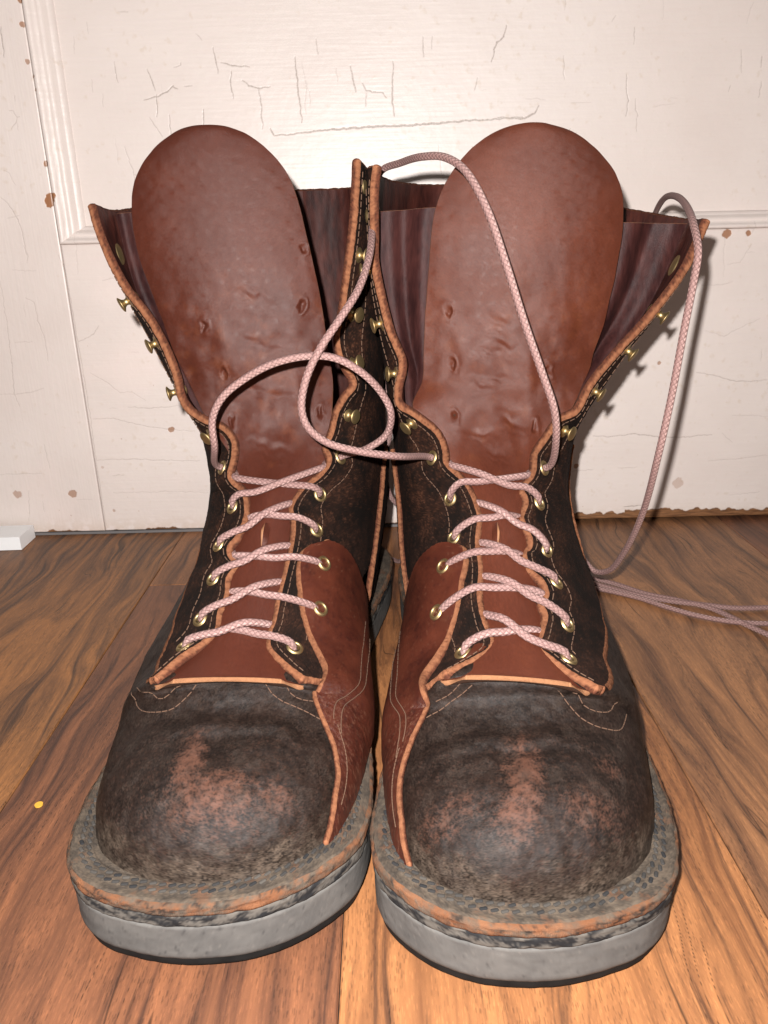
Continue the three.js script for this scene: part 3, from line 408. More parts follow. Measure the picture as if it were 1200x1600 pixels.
for (const B of BOOTS) {
  const T = B.tf, boot = cmGroup('leather_boot'), left = B.side === 'left';
  if (!left) boot.name = 'leather_boot_001';
  boot.userData = left
    ? { label: 'worn brown leather lace boot whose lace loops over its own tongue', category: 'boot', group: 'pair of work boots' }
    : { label: 'worn brown leather lace boot with long lace draped over its flap to the floor', category: 'boot', group: 'pair of work boots' };
  const core = (p) => T([-5.2, Math.min(p[1], 99), clamp(T([0, 0, 0])[2] ? p[2] - 1.2 : p[2], 18, 40)]);
  const midIn = (p) => { const z = clamp(left ? p[2] : p[2] - 1.2, 20, 39.5), c = T([lerp(-4.7, -6.6, (z - 20) / 20), 0, z]); return [c[0], Math.min(p[1], z > 30 ? 4 : 40), c[2]]; };

  // ---------- sole
  const out = arcLine(OUTLINE.map(([x, z]) => T([x, 0, z])), true, 10), NO = 1000;
  const loop = Array.from({ length: NO }, (_, i) => out.at(out.length * i / NO));
  const nrm = loop.map((p, i) => { const a = loop[(i + NO - 8) % NO], b = loop[(i + 8) % NO], d = unit(sub(b, a)); const n = [d[2], 0, -d[0]]; const c = T([-5.5, 0, clamp(p[2] - (left ? 0 : 1.2), 17, 41)]); return dot(n, sub(p, c)) > 0 ? n : [-n[0], 0, -n[2]]; });
  const zT = (z) => z - (left ? 0 : 1.2);
  const yFloor = (z) => 0.42 * Math.pow(clamp((zT(z) - 38.5) / 8.3), 1.6) + 0.02, yBot = (z) => yFloor(z) + lerp(0.28, 0.44, sst(37, 45, zT(z))), yTop = (z) => lerp(3.25, 3.62, sst(38, 46.5, zT(z))) - 0.05 * sst(30, 20, zT(z));
  const ring = (f, inset, wob = 0) => loop.map((p, i) => { const q = add(p, nrm[i], -inset + wob * fbm(p[0] * 1.1, f * 9, p[2] * 1.1, 3)); return [q[0], lerp(yBot(q[2]), yTop(q[2]), f), q[2]]; });
  const loft = (rings, col, cap) => {
    const P = [], C = [], I = [], U = [];
    rings.forEach((r, j) => r.forEach((p, i) => { P.push(...p); C.push(...col(p, j / (rings.length - 1), i)); U.push(p[0] * 0.01, p[2] * 0.01); }));
    for (let j = 0; j < rings.length - 1; j++) for (let i = 0; i < NO; i++) { const a = j * NO + i, b = j * NO + (i + 1) % NO, c = a + NO, d = b + NO; I.push(a, b, d, a, d, c); }
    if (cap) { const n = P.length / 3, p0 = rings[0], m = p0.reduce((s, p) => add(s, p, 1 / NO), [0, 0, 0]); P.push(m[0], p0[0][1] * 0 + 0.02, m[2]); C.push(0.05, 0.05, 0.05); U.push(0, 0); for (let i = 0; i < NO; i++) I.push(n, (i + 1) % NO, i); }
    return geoFrom(P, I, C, U);
  };
  const steps = (a, b, n) => Array.from({ length: n + 1 }, (_, i) => lerp(a, b, i / n));
  const rubberCol = (p) => { const a = fbm(p[0] * 0.6, p[1] * 0.8, p[2] * 0.6, 4), b = n3(p[0] * 12, p[1] * 12, p[2] * 12), c = fbm(p[0] * 2, p[1] * 2, p[2] * 2 + 50, 3); let q = mix3([0.066, 0.063, 0.060], [0.110, 0.104, 0.097], clamp(0.5 + 0.6 * a + 0.12 * b)); q = mix3(q, [0.028, 0.027, 0.027], 0.6 * sst(0.35, 0.7, c)); return mix3(q, [0.12, 0.11, 0.1], 0.5 * sst(0.72, 0.9, b)); };
  const midCol = (p, f) => { const a = fbm(p[0] * 0.8, p[1] * 2, p[2] * 0.8 + 20, 4), b = n3(p[0] * 9, p[1] * 9, p[2] * 9); let q = mix3([0.012, 0.012, 0.013], [0.085, 0.076, 0.066], sst(-0.25, 0.35, a + 0.25 * b)); return q; };
  const weltCol = (p, f) => { const a = fbm(p[0] * 0.7, p[1] * 1.5, p[2] * 0.7 + 40, 4), b = n3(p[0] * 8, p[1] * 8, p[2] * 8), e = n3(p[0] * 3, p[1] * 6, p[2] * 3); let q = mix3([0.150, 0.064, 0.032], [0.085, 0.066, 0.050], clamp(0.5 + 1.1 * a + 0.3 * b)); q = mix3(q, [0.022, 0.018, 0.016], 0.85 * sst(0.15, 0.55, fbm(p[0] * 1.1 + 7, p[1] * 2, p[2] * 1.1, 3) + 0.25 * b + 0.15 * e)); q = mix3(q, [0.19, 0.082, 0.04], 0.7 * sst(0.2, 0.5, fbm(p[0] * 0.5 + 27, p[1] * 0.5, p[2] * 0.5, 3) + 0.2 * e)); return mix3(q, [0.10, 0.085, 0.068], 0.6 * sst(0.2, 0.6, fbm(p[0] * 0.9 + 60, p[1], p[2] * 0.9, 3) + 0.2 * b)); };
  const weltTopCol = (p) => { const a = fbm(p[0] * 1.1, 3, p[2] * 1.1, 4), b = n3(p[0] * 14, 5, p[2] * 14), c = fbm(p[0] * 4, 8, p[2] * 4, 2); let q = mix3([0.046, 0.037, 0.030], [0.108, 0.083, 0.062], clamp(0.5 + 0.9 * a + 0.6 * b)); q = mix3(q, [0.03, 0.028, 0.027], 0.45 * sst(0.1, 0.6, c + 0.35 * b)); return mix3(q, [0.12, 0.055, 0.03], 0.55 * sst(0.25, 0.6, fbm(p[0] * 0.6 + 11, 2, p[2] * 0.6, 3) + 0.25 * b)); };
  mesh('tread', loft([[0, 1.6], [0, 0.42], [0.15, 0.32], [0.5, 0.27], [1.03, 0.24]].map(([f, i]) => ring(0, i, 0.02).map((q) => [q[0], lerp(yFloor(q[2]), yBot(q[2]), f), q[2]])), (p) => mix3([0.0045, 0.0043, 0.0042], [0.012, 0.0115, 0.011], clamp(0.4 + 0.6 * fbm(p[0], p[1], p[2], 3))), true), M.rubber, boot);  // added bottom layer, coloured near black to stand in for shadow under the sole
  mesh('outsole', loft([[0, 1.2], [0, 0.4], [0.005, 0.26], [0.02, 0.2], [0.06, 0.15], ...steps(0.1, 0.54, 9).map((f) => [f, 0.12 - 0.03 * f]), [0.57, 0.1], [0.6, 0.15], [0.6, 0.8]].map(([f, i]) => ring(f, i, 0.02)), rubberCol), M.rubber, boot);
  mesh('midsole', loft([[0.605, 0.6], [0.605, 0.14], [0.62, 0.07], ...steps(0.64, 0.76, 5).map((f) => [f, 0.05]), [0.785, 0.08], [0.79, 0.14], [0.79, 0.7]].map(([f, i]) => ring(f, i, 0.05)), midCol), M.rubber, boot);
  const welt = mesh('welt', loft([[0.795, 0.6], [0.795, 0.12], [0.81, 0.03], ...steps(0.84, 0.95, 5).map((f) => [f, 0.0]), [0.975, 0.05], [0.99, 0.13]].map(([f, i]) => ring(f, i, 0.06)), weltCol), M.raw, boot);
  mesh('welt_top', loft(steps(0.13, 2.2, 44).map((s) => ring(0.99 + 0.012 * sst(0.13, 0.4, s) + 0.02 * (fbm(s * 3, 1, 2, 2)), s, 0.03)), weltTopCol), M.raw, boot);
  { // two rows of heavy thread round the welt
    const gs = [];
    const one = new THREE.CapsuleGeometry(0.058, 0.17, 3, 8); one.rotateZ(Math.PI / 2); one.scale(1, 0.62, 1.25);
    for (const [inset, ph] of [[0.55, 0], [0.83, 0.5]]) {
      const r = ring(1.0, inset); let acc = 0, next = 0.2 + ph * 0.2;
      for (let i = 0; i < NO; i++) {
        const a = r[i], b = r[(i + 1) % NO], l = len(sub(b, a)); if (zT(a[2]) < 24) { acc += l; next = Math.max(next, acc); continue; }
        while (next < acc + l) { const t = (next - acc) / l, p = mix3(a, b, t), d = unit(sub(b, a)); const g = one.clone(); g.rotateY(-Math.atan2(d[2], d[0]) + 0.35); g.translate(p[0], p[1] + 0.035 + 0.02 * rnd(), p[2]); const c = mix3([0.018, 0.018, 0.019], [0.062, 0.055, 0.048], clamp(rnd() * 0.7 + 0.5 * fbm(p[0], 1, p[2], 2))); const n = g.attributes.position.count, ca = new Float32Array(n * 3); for (let q = 0; q < n; q++) { ca[q * 3] = c[0]; ca[q * 3 + 1] = c[1]; ca[q * 3 + 2] = c[2]; } g.setAttribute('color', new THREE.BufferAttribute(ca, 3)); g.scale(0.01, 0.01, 0.01); gs.push(g); next += 0.34 + 0.05 * rnd(); }
        acc += l;
      }
    }
    mesh('stitching', joined(gs), M.darkThread, welt).userData.kind = 'stuff';
  }

  // ---------- upper: nets of rows
  const halves = {};
  for (const h of ['outer', 'inner']) {
    const edge = arcLine(B[h + 'Edge'], false, 12), k0 = B[h + 'Keys'], scale = edge.length / (h === 'outer' ? (left ? 28.9 : 28.93) : (left ? 29.16 : 28.98)), keys = k0.map((k, i) => i === k0.length - 1 ? edge.length : k * scale);
    const ctrl = ROWS[h].map((r, i) => r.map((p, j) => { const q = T(p); if (B.flare) { q[0] += B.flare[h][i] * [1, 0.55, 0.15, 0][j]; if (h === 'outer' && i > 6) q[1] -= [0, 0, 0, 0, 0, 0, 0, 0.5, 1.15][i] * [1, 0.9, 0.5, 0.2][j]; } return q; }));
    const cols = [0, 1, 2, 3].map((j) => smoothKeys(keys, ctrl.map((r) => r[j])));
    const row = (s) => arcLine([edge.at(s), ...cols.map((c) => c(s))], false, 12);
    halves[h] = { edge, keys, cols, row, ctrl, scale };
  }
  const nearNormal = (H, s, u) => { const e = 0.15, a = H.row(s).at(u - e < 0 ? 0 : u - e), b = H.row(s).at(u + e), c = H.row(Math.max(0, s - e)).at(u), d = H.row(Math.min(H.edge.length, s + e)).at(u); let n = unit(cross(sub(b, a), sub(d, c))); const p = H.row(s).at(u); if (dot(n, sub(p, midIn(p))) < 0) n = n.map((x) => -x); return n; };

  // ---------- vamp
  {
    const rows = [];
    const toeRow = (i, h) => { const R = T(TOE.ridge[i]), e = TOE[h][i], E = T([e[0], 3.5, e[1]]); return [0, 0.27, 0.5, 0.71, 0.88, 1].map((f, j) => { const ph = f * Math.PI / 2, s = Math.pow(Math.sin(ph), 2 / 2.2), c = Math.pow(Math.max(0, Math.cos(ph)), 2 / 2.2); const bulge = [0, 0, 0, 0.005, -0.005, 0][j]; return [lerp(R[0], E[0], s + bulge), lerp(E[1], R[1], c), lerp(R[2], E[2], s + bulge)]; }); };
    const bodyRow = (k, h) => { const H = halves[h], F = H.edge.at(H.keys[k]), o = halves[h === 'outer' ? 'inner' : 'outer'], G = o.edge.at(o.keys[k]); const R = mix3(F, G, 0.5); R[1] += [0.28, -0.1, -0.3, -0.3, -0.3][k]; F[1] -= [0.02, 0.15, 0.2, 0.2, 0.2][k]; return [R, F, ...H.ctrl[k]]; };
    for (const k of [4, 3, 2, 1, 0]) rows.push(bodyRow(k, 'outer'));
    for (const i of [6, 5, 4, 3, 2, 1]) rows.push(toeRow(i, 'outer'));
    rows.push(toeRow(0, 'outer'));
    for (const i of [1, 2, 3, 4, 5, 6]) rows.push(toeRow(i, 'inner'));
    for (const k of [0, 1, 2, 3, 4]) rows.push(bodyRow(k, 'inner'));
    const n = rows.length, cr = (a, b, c, d, t) => 0.5 * (2 * b + (c - a) * t + (2 * a - 5 * b + 4 * c - d) * t * t + (3 * b - a - 3 * c + d) * t * t * t);
    const rowAt = (x) => { const i = clamp(Math.floor(x), 0, n - 2), t = x - i, g = (k) => rows[clamp(k, 0, n - 1)]; return rows[0].map((_, j) => [0, 1, 2].map((q) => cr(g(i - 1)[j][q], g(i)[j][q], g(i + 1)[j][q], g(i + 2)[j][q], t))); };
    B.vampRow = rowAt; B.vampRows = n;
    const NV = 520, cache = []; for (let j = 0; j <= NV; j++) cache.push(arcLine(rowAt(1 + (n - 3) * j / NV), false, 12));
    const Z = (p) => zT(p[2]), X = (p) => left ? p[0] : -(p[0] + 1.27 - 0.122 * (40.2 - p[2]));
    const disp = (m) => {
      const z = Z(m), x = X(m) + 6.6, w = fbm(m[0] * 0.7, m[1] * 0.7, m[2] * 0.7, 3);
      let d = 0.05 * w + 0.003 * n3(m[0] * 6, m[1] * 6, m[2] * 6) + 0.0025 * n3(m[0] * 16, m[1] * 16, m[2] * 16);
      const cz = 41.1 + 0.05 * x * x * 0.3 + 0.25 * n3(x * 0.4, 4, left ? 1 : 9);                 // the flex crease behind the toe box
      d += 0.10 * gauss(z - cz, 0.4) * gauss(x + (left ? 0.2 : -0.3), 3.2) - 0.13 * gauss(z - cz + 0.8, 0.6) * gauss(x, 4.2) - 0.05 * gauss(z - cz - 0.55, 0.3) * gauss(x, 2.2);
      if (left) d += 0.12 * gauss(x + 0.9, 0.35) * gauss(z - 41.6, 0.9) - 0.10 * gauss(x + 0.35, 0.35) * gauss(z - 41.8, 0.8);
      else d += 0.10 * gauss(x + 0.1, 0.5) * gauss(z - 42.6, 1.2) - 0.06 * gauss(x - 0.7, 0.5) * gauss(z - 42.2, 0.9);
      return d;
    };
    const color = (p) => {
      const z = Z(p), x = X(p) + 6.6, y = p[1];
      const a = fbm(p[0] * 0.45, p[1] * 0.45, p[2] * 0.45, 3), b = fbm(p[0] * 1.8, p[1] * 1.8, p[2] * 1.8, 3), c = n3(p[0] * 7, p[1] * 7, p[2] * 7), d = n3(p[0] * 17, p[1] * 17, p[2] * 17);
      let q = mix3([0.0064, 0.0039, 0.0031], [0.0165, 0.0095, 0.0072], clamp(0.5 + 0.65 * a + 0.45 * c + 0.2 * d));
      q = mix3(q, [0.036, 0.024, 0.018], 0.6 * sst(0.05, 0.95, 0.6 * b + 0.6 * d + 0.15));             // scuffed nap
      // worn-through, rusty patches on the toe
      const wx = left ? [[0.2, 44.3, 1.6, 0.95, 0.9], [-1.0, 43.0, 0.6, 1.3, 1.0], [2.4, 44.0, 0.9, 0.7, 0.45]] : [[0.0, 42.9, 0.7, 1.7, 1], [0.3, 44.5, 0.75, 0.7, 0.9], [-2.3, 44.0, 1.2, 0.8, 0.5], [2.7, 43.9, 1.3, 0.8, 0.42], [-3.4, 42.2, 0.8, 0.5, 0.4]];
      let wear = 0; for (const [cx, cz, rx, rz, k] of wx) wear = Math.max(wear, k * Math.exp(-(((x - cx) / rx) ** 2) - (((z - cz) / rz) ** 2)));
      const broken = clamp(wear * 1.25 + 0.38 * b + 0.3 * c + 0.34 * d - 0.2);
      q = mix3(q, mix3([0.042, 0.020, 0.0138], [0.080, 0.036, 0.0235], clamp(0.5 + b + 0.3 * c)), clamp(broken * sst(0.06, 0.35, wear) * 1.15));
      q = mix3(q, [0.045, 0.018, 0.0118], 0.5 * sst(0.3, 0.95, 0.5 * b + 0.65 * c + 0.4 * d) * sst(39.5, 42, z + 0.6 * a));   // speckle of bare fibre
      q = mix3(q, [0.0036, 0.0026, 0.0022], 0.6 * sst(0.25, 0.8, -0.6 * c - 0.5 * d - 0.35 * b));
      const dustN = 0.5 + 0.6 * b + 0.55 * d + 0.4 * c, low = sst(5.1, 3.7, y + 0.9 * a + 0.4 * c);
      q = mix3(q, mix3([0.040, 0.030, 0.022], DUST, clamp(dustN)), clamp(low * (0.2 + 0.85 * dustN)) * 0.85);
      const grey = sst(0.1, 0.8, fbm(p[0] * 0.6 + 30, p[1] * 0.6, p[2] * 0.6, 3) + 0.5 * d) * 0.4; q = mix3(q, [0.038, 0.0275, 0.022], grey);
      return q;
    };
    const s = sheet({ nu: 230, nv: NV, pos: (a, b, i, j) => cache[j].at(cache[j].length * a), off: 0, th: 0.22, inside: midIn, disp, color, colorIn: () => [0.03, 0.015, 0.01], colorRim: rimColor, rims: [0, 0, 1, 1], noInner: true, weld: true, uv: (a, b, m) => [b * 0.42, a * 0.1] });
    B.vamp = mesh('vamp', s.outer, M.vamp, boot);
    const VS = left ? [[[-11.3, 6.5, 38.0], [-11.1, 6.67, 38.7], [-10.47, 6.8, 39.51], [-9.76, 6.99, 39.97], [-8.93, 7.19, 40.05], [-8.37, 7.39, 39.61], [-7.99, 7.63, 39.21]], [[-11.0, 6.8, 38.1], [-10.31, 7.02, 38.97], [-9.58, 7.19, 39.41], [-8.88, 7.42, 39.27], [-8.42, 7.68, 39.08]], [[-5.2, 7.65, 38.85], [-5.14, 7.51, 39.28], [-4.6, 7.27, 39.74], [-3.95, 7.05, 39.91], [-3.33, 6.77, 39.97], [-2.75, 6.4, 40.04]], [[-4.46, 7.54, 38.99], [-4.12, 7.25, 39.4], [-3.58, 7.02, 39.49], [-2.94, 6.74, 39.27]]]
      : [[[6.81, 7.94, 40.59], [7.24, 7.39, 40.67], [7.78, 7.14, 41.31], [8.57, 6.89, 41.48], [9.37, 6.59, 41.27], [10.1, 6.3, 39.9]], [[7.48, 7.65, 40.54], [8.3, 7.14, 40.78], [9, 6.91, 40.63], [9.7, 6.7, 39.8]], [[3.5, 8.05, 40.41], [2.9, 7.45, 40.35], [2.18, 7.01, 40.45], [1.56, 6.67, 40.46]], [[3.06, 8.16, 40.33], [2.59, 7.56, 40.29], [1.91, 7.07, 40.15]]];
    const pa = s.outer.attributes.position, pts = []; for (let i = 0; i < pa.count; i++) if (pa.getZ(i) > 0.37) pts.push([pa.getX(i) * 100, pa.getY(i) * 100, pa.getZ(i) * 100]);
    const drop = (p) => { let w = 0, r = [0, 0, 0]; for (const v of pts) { const d = (v[0] - p[0]) ** 2 + 0.5 * (v[1] - p[1]) ** 2 + (v[2] - p[2]) ** 2; if (d < 0.12) { const k = Math.exp(-d * 60) + 1e-9; w += k; r = add(r, v, k); } } if (!w) return p; r = r.map((v) => v / w); const n = unit(sub(r, midIn(r))); return add(r, n, 0.02); };
    const gs = [];
    for (const l0 of VS) { const l = left ? l0 : l0.map((v) => [v[0] - 0.08, v[1] - 0.1, v[2]]), c = arcLine(l, false, 10); for (let u = 0.05; u < c.length - 0.2; u += 0.3) { const A = drop(c.at(u)), C = drop(c.at(u + 0.21)), d = sub(C, A); const g = new THREE.CapsuleGeometry(0.024, Math.max(0.02, len(d)), 2, 6); g.applyQuaternion(new THREE.Quaternion().setFromUnitVectors(new THREE.Vector3(0, 1, 0), new THREE.Vector3(...unit(d)))); g.translate(...mix3(A, C, 0.5)); g.scale(0.01, 0.01, 0.01); gs.push(g); } }
    mesh('stitching', joined(gs), M.thread, B.vamp).userData.kind = 'stuff';
  }

  // ---------- quarters with their lacing edges
  for (const h of ['outer', 'inner']) {
    const H = halves[h], L = H.edge.length, NV = 420, NU = 190, cache = [];
    const cut = h === 'inner' ? linKeys(H.keys, [1.4, 3.4, 6, 11, 40, 40, 40, 40, 40])
      : left ? linKeys([0, 0.5, 1, 1.5, 2, 2.5, 3, 4, 5.5, 8, 9, 10, 12, 13.5, 40], [0.45, 0.8, 1.35, 1.9, 2.3, 2.7, 3.05, 3.45, 3.7, 3.8, 4.8, 6.5, 11, 40, 40])
        : linKeys([0, 0.5, 1, 1.5, 2, 3, 4, 5, 6, 7, 8, 10, 12, 13.8, 40], [0.9, 1.7, 2.5, 3.1, 3.5, 4.1, 4.4, 4.9, 5.4, 6.2, 7.4, 10, 14, 40, 40]);
    for (let j = 0; j <= NV; j++) { const s = L * j / NV, r = H.row(s); r.U = Math.min(r.length, h === 'outer' && s < 11 ? Math.max(0.35, cut(s) - 0.4) : cut(s)); cache.push(r); }
    H.eyes = B[h + 'Eyes'].map((e, i) => { const s = e * H.scale, u = B[h + 'In'][i], p = H.row(s).at(u), n = nearNormal(H, s, u); return { s, p, n, edge: H.edge.at(s) }; });
    const disp = (m, a, b) => 0.03 * fbm(m[0] * 0.8, m[1] * 0.8, m[2] * 0.8, 3) + 0.02 * fbm(m[0] * 4, m[1] * 4, m[2] * 4, 3) + 0.008 * n3(m[0] * 15, m[1] * 15, m[2] * 15);
    const s = sheet({ nu: NU, nv: NV, pos: (a, b, i, j) => { const r = cache[j], w = Math.pow(a, 1.45); return r.at(r.U * w); }, off: 0.30, th: 0.44, inside: midIn, disp,
      color: (p, a, b) => roughColor(p, 0.65 * sst(12, 8, p[1])), colorRim: rimColor, rims: [1, 1, 1, 1], rimRough: 0.045, fuzz: 26, skive: h === 'outer' ? 0.55 : 0,
      colorIn: (p) => { const a = fbm(p[0] * 0.5, p[1] * 0.2, p[2] * 0.5, 3), c = fbm(p[0] * 3, p[1] * 0.7, p[2] * 3, 3); return mix3([0.018, 0.005, 0.0042], [0.062, 0.0165, 0.0115], clamp(0.45 + 0.6 * a + 0.5 * c)); },
      dispIn: (m) => 0.03 * fbm(m[0] * 1.6, m[1] * 0.35, m[2] * 1.6, 3),
      holes: H.eyes.slice(0, 6).map((e) => [e.p, 0.21]), uv: (a, b, m) => [b * 0.29, Math.pow(a, 1.45) * 0.14] });
    const q = mesh('quarter', s.outer, M.roughout, boot); H.mesh = q;
    mesh('raw_edge', joined(s.rims), M.raw, q);
    mesh('lining', s.inner, M.lining, q);
    q.userData.label = h === 'outer' ? 'rough dark brown outer side of the boot upper' : 'rough dark brown inner side of the boot upper';

    // eyelets and hooks
    const ringProfile = [[0.23, -0.4], [0.23, 0.0], [0.245, 0.05], [0.29, 0.075], [0.35, 0.06], [0.39, 0.02], [0.4, -0.04]].map((p) => new THREE.Vector2(p[0] * 0.01, p[1] * 0.01));
    const eyeGeo = new THREE.LatheGeometry(ringProfile, 32), backGeo = new THREE.LatheGeometry([[0.0, 0.10], [0.14, 0.09], [0.2, 0.05], [0.22, 0.03], [0.27, 0.06], [0.32, 0.03], [0.33, -0.03]].map((p) => new THREE.Vector2(p[0] * 0.01, p[1] * 0.01)), 28);
    const hookGeo = new THREE.LatheGeometry([[0.40, -0.03], [0.4, 0.03], [0.34, 0.08], [0.22, 0.12], [0.165, 0.22], [0.16, 0.36], [0.2, 0.48], [0.3, 0.58], [0.37, 0.64], [0.375, 0.69], [0.33, 0.745], [0.2, 0.785], [0.0, 0.8]].map((p) => new THREE.Vector2(p[0] * 0.01, p[1] * 0.01)), 30);
    H.eyes.forEach((e, i) => {
      const place = (name, g, off, flip = 1) => { const m = mesh(name, g, M.brass, q); const p = add(e.p, e.n, off); m.position.set(p[0] * 0.01, p[1] * 0.01, p[2] * 0.01); m.quaternion.setFromUnitVectors(new THREE.Vector3(0, 1, 0), new THREE.Vector3(...e.n).multiplyScalar(flip)); return m; };
      if (i < 6) place('eyelet', eyeGeo, h === 'inner' && (i === 1 || i === 2) ? 0.6 : 0.33);
      else if (i < 10) { place('hook', hookGeo, 0.26).scale.set(1.05, 0.74, 1.05); place('rivet', backGeo, -0.17, -1).scale.setScalar(0.7); }
      else { place('eyelet', backGeo, 0.33); place('eyelet', backGeo, -0.15, -1).scale.set(1.65, 1.3, 1.65); }
    });
    // seams in tan thread
    const gs = [], dash = (p0, p1, r) => { const d = sub(p1, p0), g = new THREE.CapsuleGeometry(r, Math.max(0.01, len(d) - 0.02), 2, 6); g.applyQuaternion(new THREE.Quaternion().setFromUnitVectors(new THREE.Vector3(0, 1, 0), new THREE.Vector3(...unit(d)))); const c = mix3(p0, p1, 0.5); g.translate(...c); g.scale(0.01, 0.01, 0.01); gs.push(g); };
    const run = (u, s0, s1, off = 0.335) => { for (let s = s0; s < s1; s += 0.34) { const uu = u + 0.03 * n3(s, u, 2), a = add(H.row(s).at(uu), nearNormal(H, s, uu), off), b = add(H.row(s + 0.24).at(uu), nearNormal(H, s + 0.24, uu), off); dash(a, b, 0.025); } };
    run(0.3, 0.4, L - 0.6); run(1.75, 2.6, L - 0.8);
    mesh('stitching', joined(gs), M.thread, q).userData.kind = 'stuff';
  }
  B.halves = halves; B.group = boot; B.nearNormal = nearNormal; B.midIn = midIn; B.T = T; B.left = left;
}
// ---------------------------------------------------------------- inner side panel, heel counter, tongue, laces
const TONGUE = [
  { l: [[-9.53, 16.44], [-10.25, 17.9], [-10.92, 19.63], [-11.5, 21.86], [-12.07, 23.88], [-12.31, 25.55], [-12.21, 27.05], [-11.85, 28.1], [-10.97, 29.21], [-9.59, 30.02], [-8.01, 30.25]],
    r: [[-2.57, 16.2], [-2.64, 17.72], [-2.83, 19.5], [-3.03, 21.66], [-3.39, 23.74], [-3.69, 25.3], [-3.95, 26.6], [-4.4, 27.97], [-5.23, 29.08], [-6.48, 29.95], [-8.01, 30.25]],
    dents: [[-3.8, 24.5, 0.9], [-4.0, 21.8, 1], [-9.0, 21.0, 1], [-8.2, 18.5, 0.9], [-3.3, 16.3, 1], [-3.7, 19.0, 0.9], [-8.0, 16.0, 0.8]],
    creases: [[-6.8, 22.4], [-6.0, 22.1], [-6.5, 20.0], [-5.7, 19.6], [-6.5, 17.7], [-5.5, 17.4], [-6.4, 14.9], [-5.5, 14.7]], folds: [-6.2, -8.3, -4.3] },
  { l: [[2.19, 16.41], [2.24, 17.9], [2.31, 19.84], [2.45, 21.9], [2.6, 23.4], [2.78, 25.39], [3.1, 26.7], [3.7, 27.85], [4.7, 28.95], [6.04, 29.68], [7.59, 29.87]],
    r: [[10.21, 16.35], [10.67, 17.78], [11.2, 19.5], [11.65, 21.5], [11.95, 23.2], [12.14, 24.88], [12.08, 26.41], [11.6, 27.63], [10.66, 28.66], [9.3, 29.5], [7.59, 29.87]],
    dents: [[3.5, 21.4, 1], [3.7, 18.8, 1], [3.7, 16.3, 1], [7.8, 15.6, 1], [8.6, 18.4, 0.7]],
    creases: [[6.2, 19.7], [5.6, 19.5], [6.0, 18.1], [5.3, 17.6], [5.7, 14.7], [5.0, 15.5], [6.7, 15.9], [6.0, 21.0]], folds: [5.6, 4.2, 7.4] },
];
const braid = (() => {
  const w = 128, h = 128, hgt = new Float32Array(w * h);
  const map = dataTex(w, h, (x, y) => {
    const u = x / w * 4, v = y / h * 4, p = u + v, q = u - v, cell = (Math.floor(p) + Math.floor(q)) & 1, a = p - Math.floor(p) - 0.5, b = q - Math.floor(q) - 0.5;
    const across = cell ? a : b, along = cell ? b : a, bumpy = (1 - 3.2 * across * across) * (1 - 1.6 * along * along), fibre = 0.5 + 0.5 * Math.sin(across * 34);
    hgt[y * w + x] = clamp(0.15 + 0.75 * bumpy + 0.08 * fibre);
    const fleck = ((Math.floor(p) * 7 + Math.floor(q) * 13) % 5 + 5) % 5;
    let c = mix3([0.14, 0.066, 0.058], [0.34, 0.212, 0.192], clamp(0.25 + 0.35 * fibre + (fleck === 0 ? 0.5 : fleck === 1 ? -0.25 : 0) + 0.25 * torus(x, y, w, h, 3, 4)));
    c = mix3([0.06, 0.026, 0.022], c, clamp(0.1 + 1.4 * bumpy));
    return c.map((v2) => Math.pow(clamp(v2), 1 / 2.2));
  }, true);
  return new THREE.MeshStandardMaterial({ map, bumpMap: dataTex(w, h, (x, y) => hgt[y * w + x]), bumpScale: 0.0005, roughness: 0.8 });
})();
function cord(pts, r = 0.178, seg = 3.4) { // pts in cm
  const c = new THREE.CatmullRomCurve3(pts.map((p) => new THREE.Vector3(p[0] * 0.01, p[1] * 0.01, p[2] * 0.01)), false, 'centripetal'), L = c.getLength();
  const g = new THREE.TubeGeometry(c, Math.ceil(L * 100 * seg), r * 0.01, 12, false), u = g.attributes.uv;
  for (let i = 0; i < u.count; i++) u.setXY(i, u.getX(i) * L / 0.0105, u.getY(i) * 1);
  return g;
}
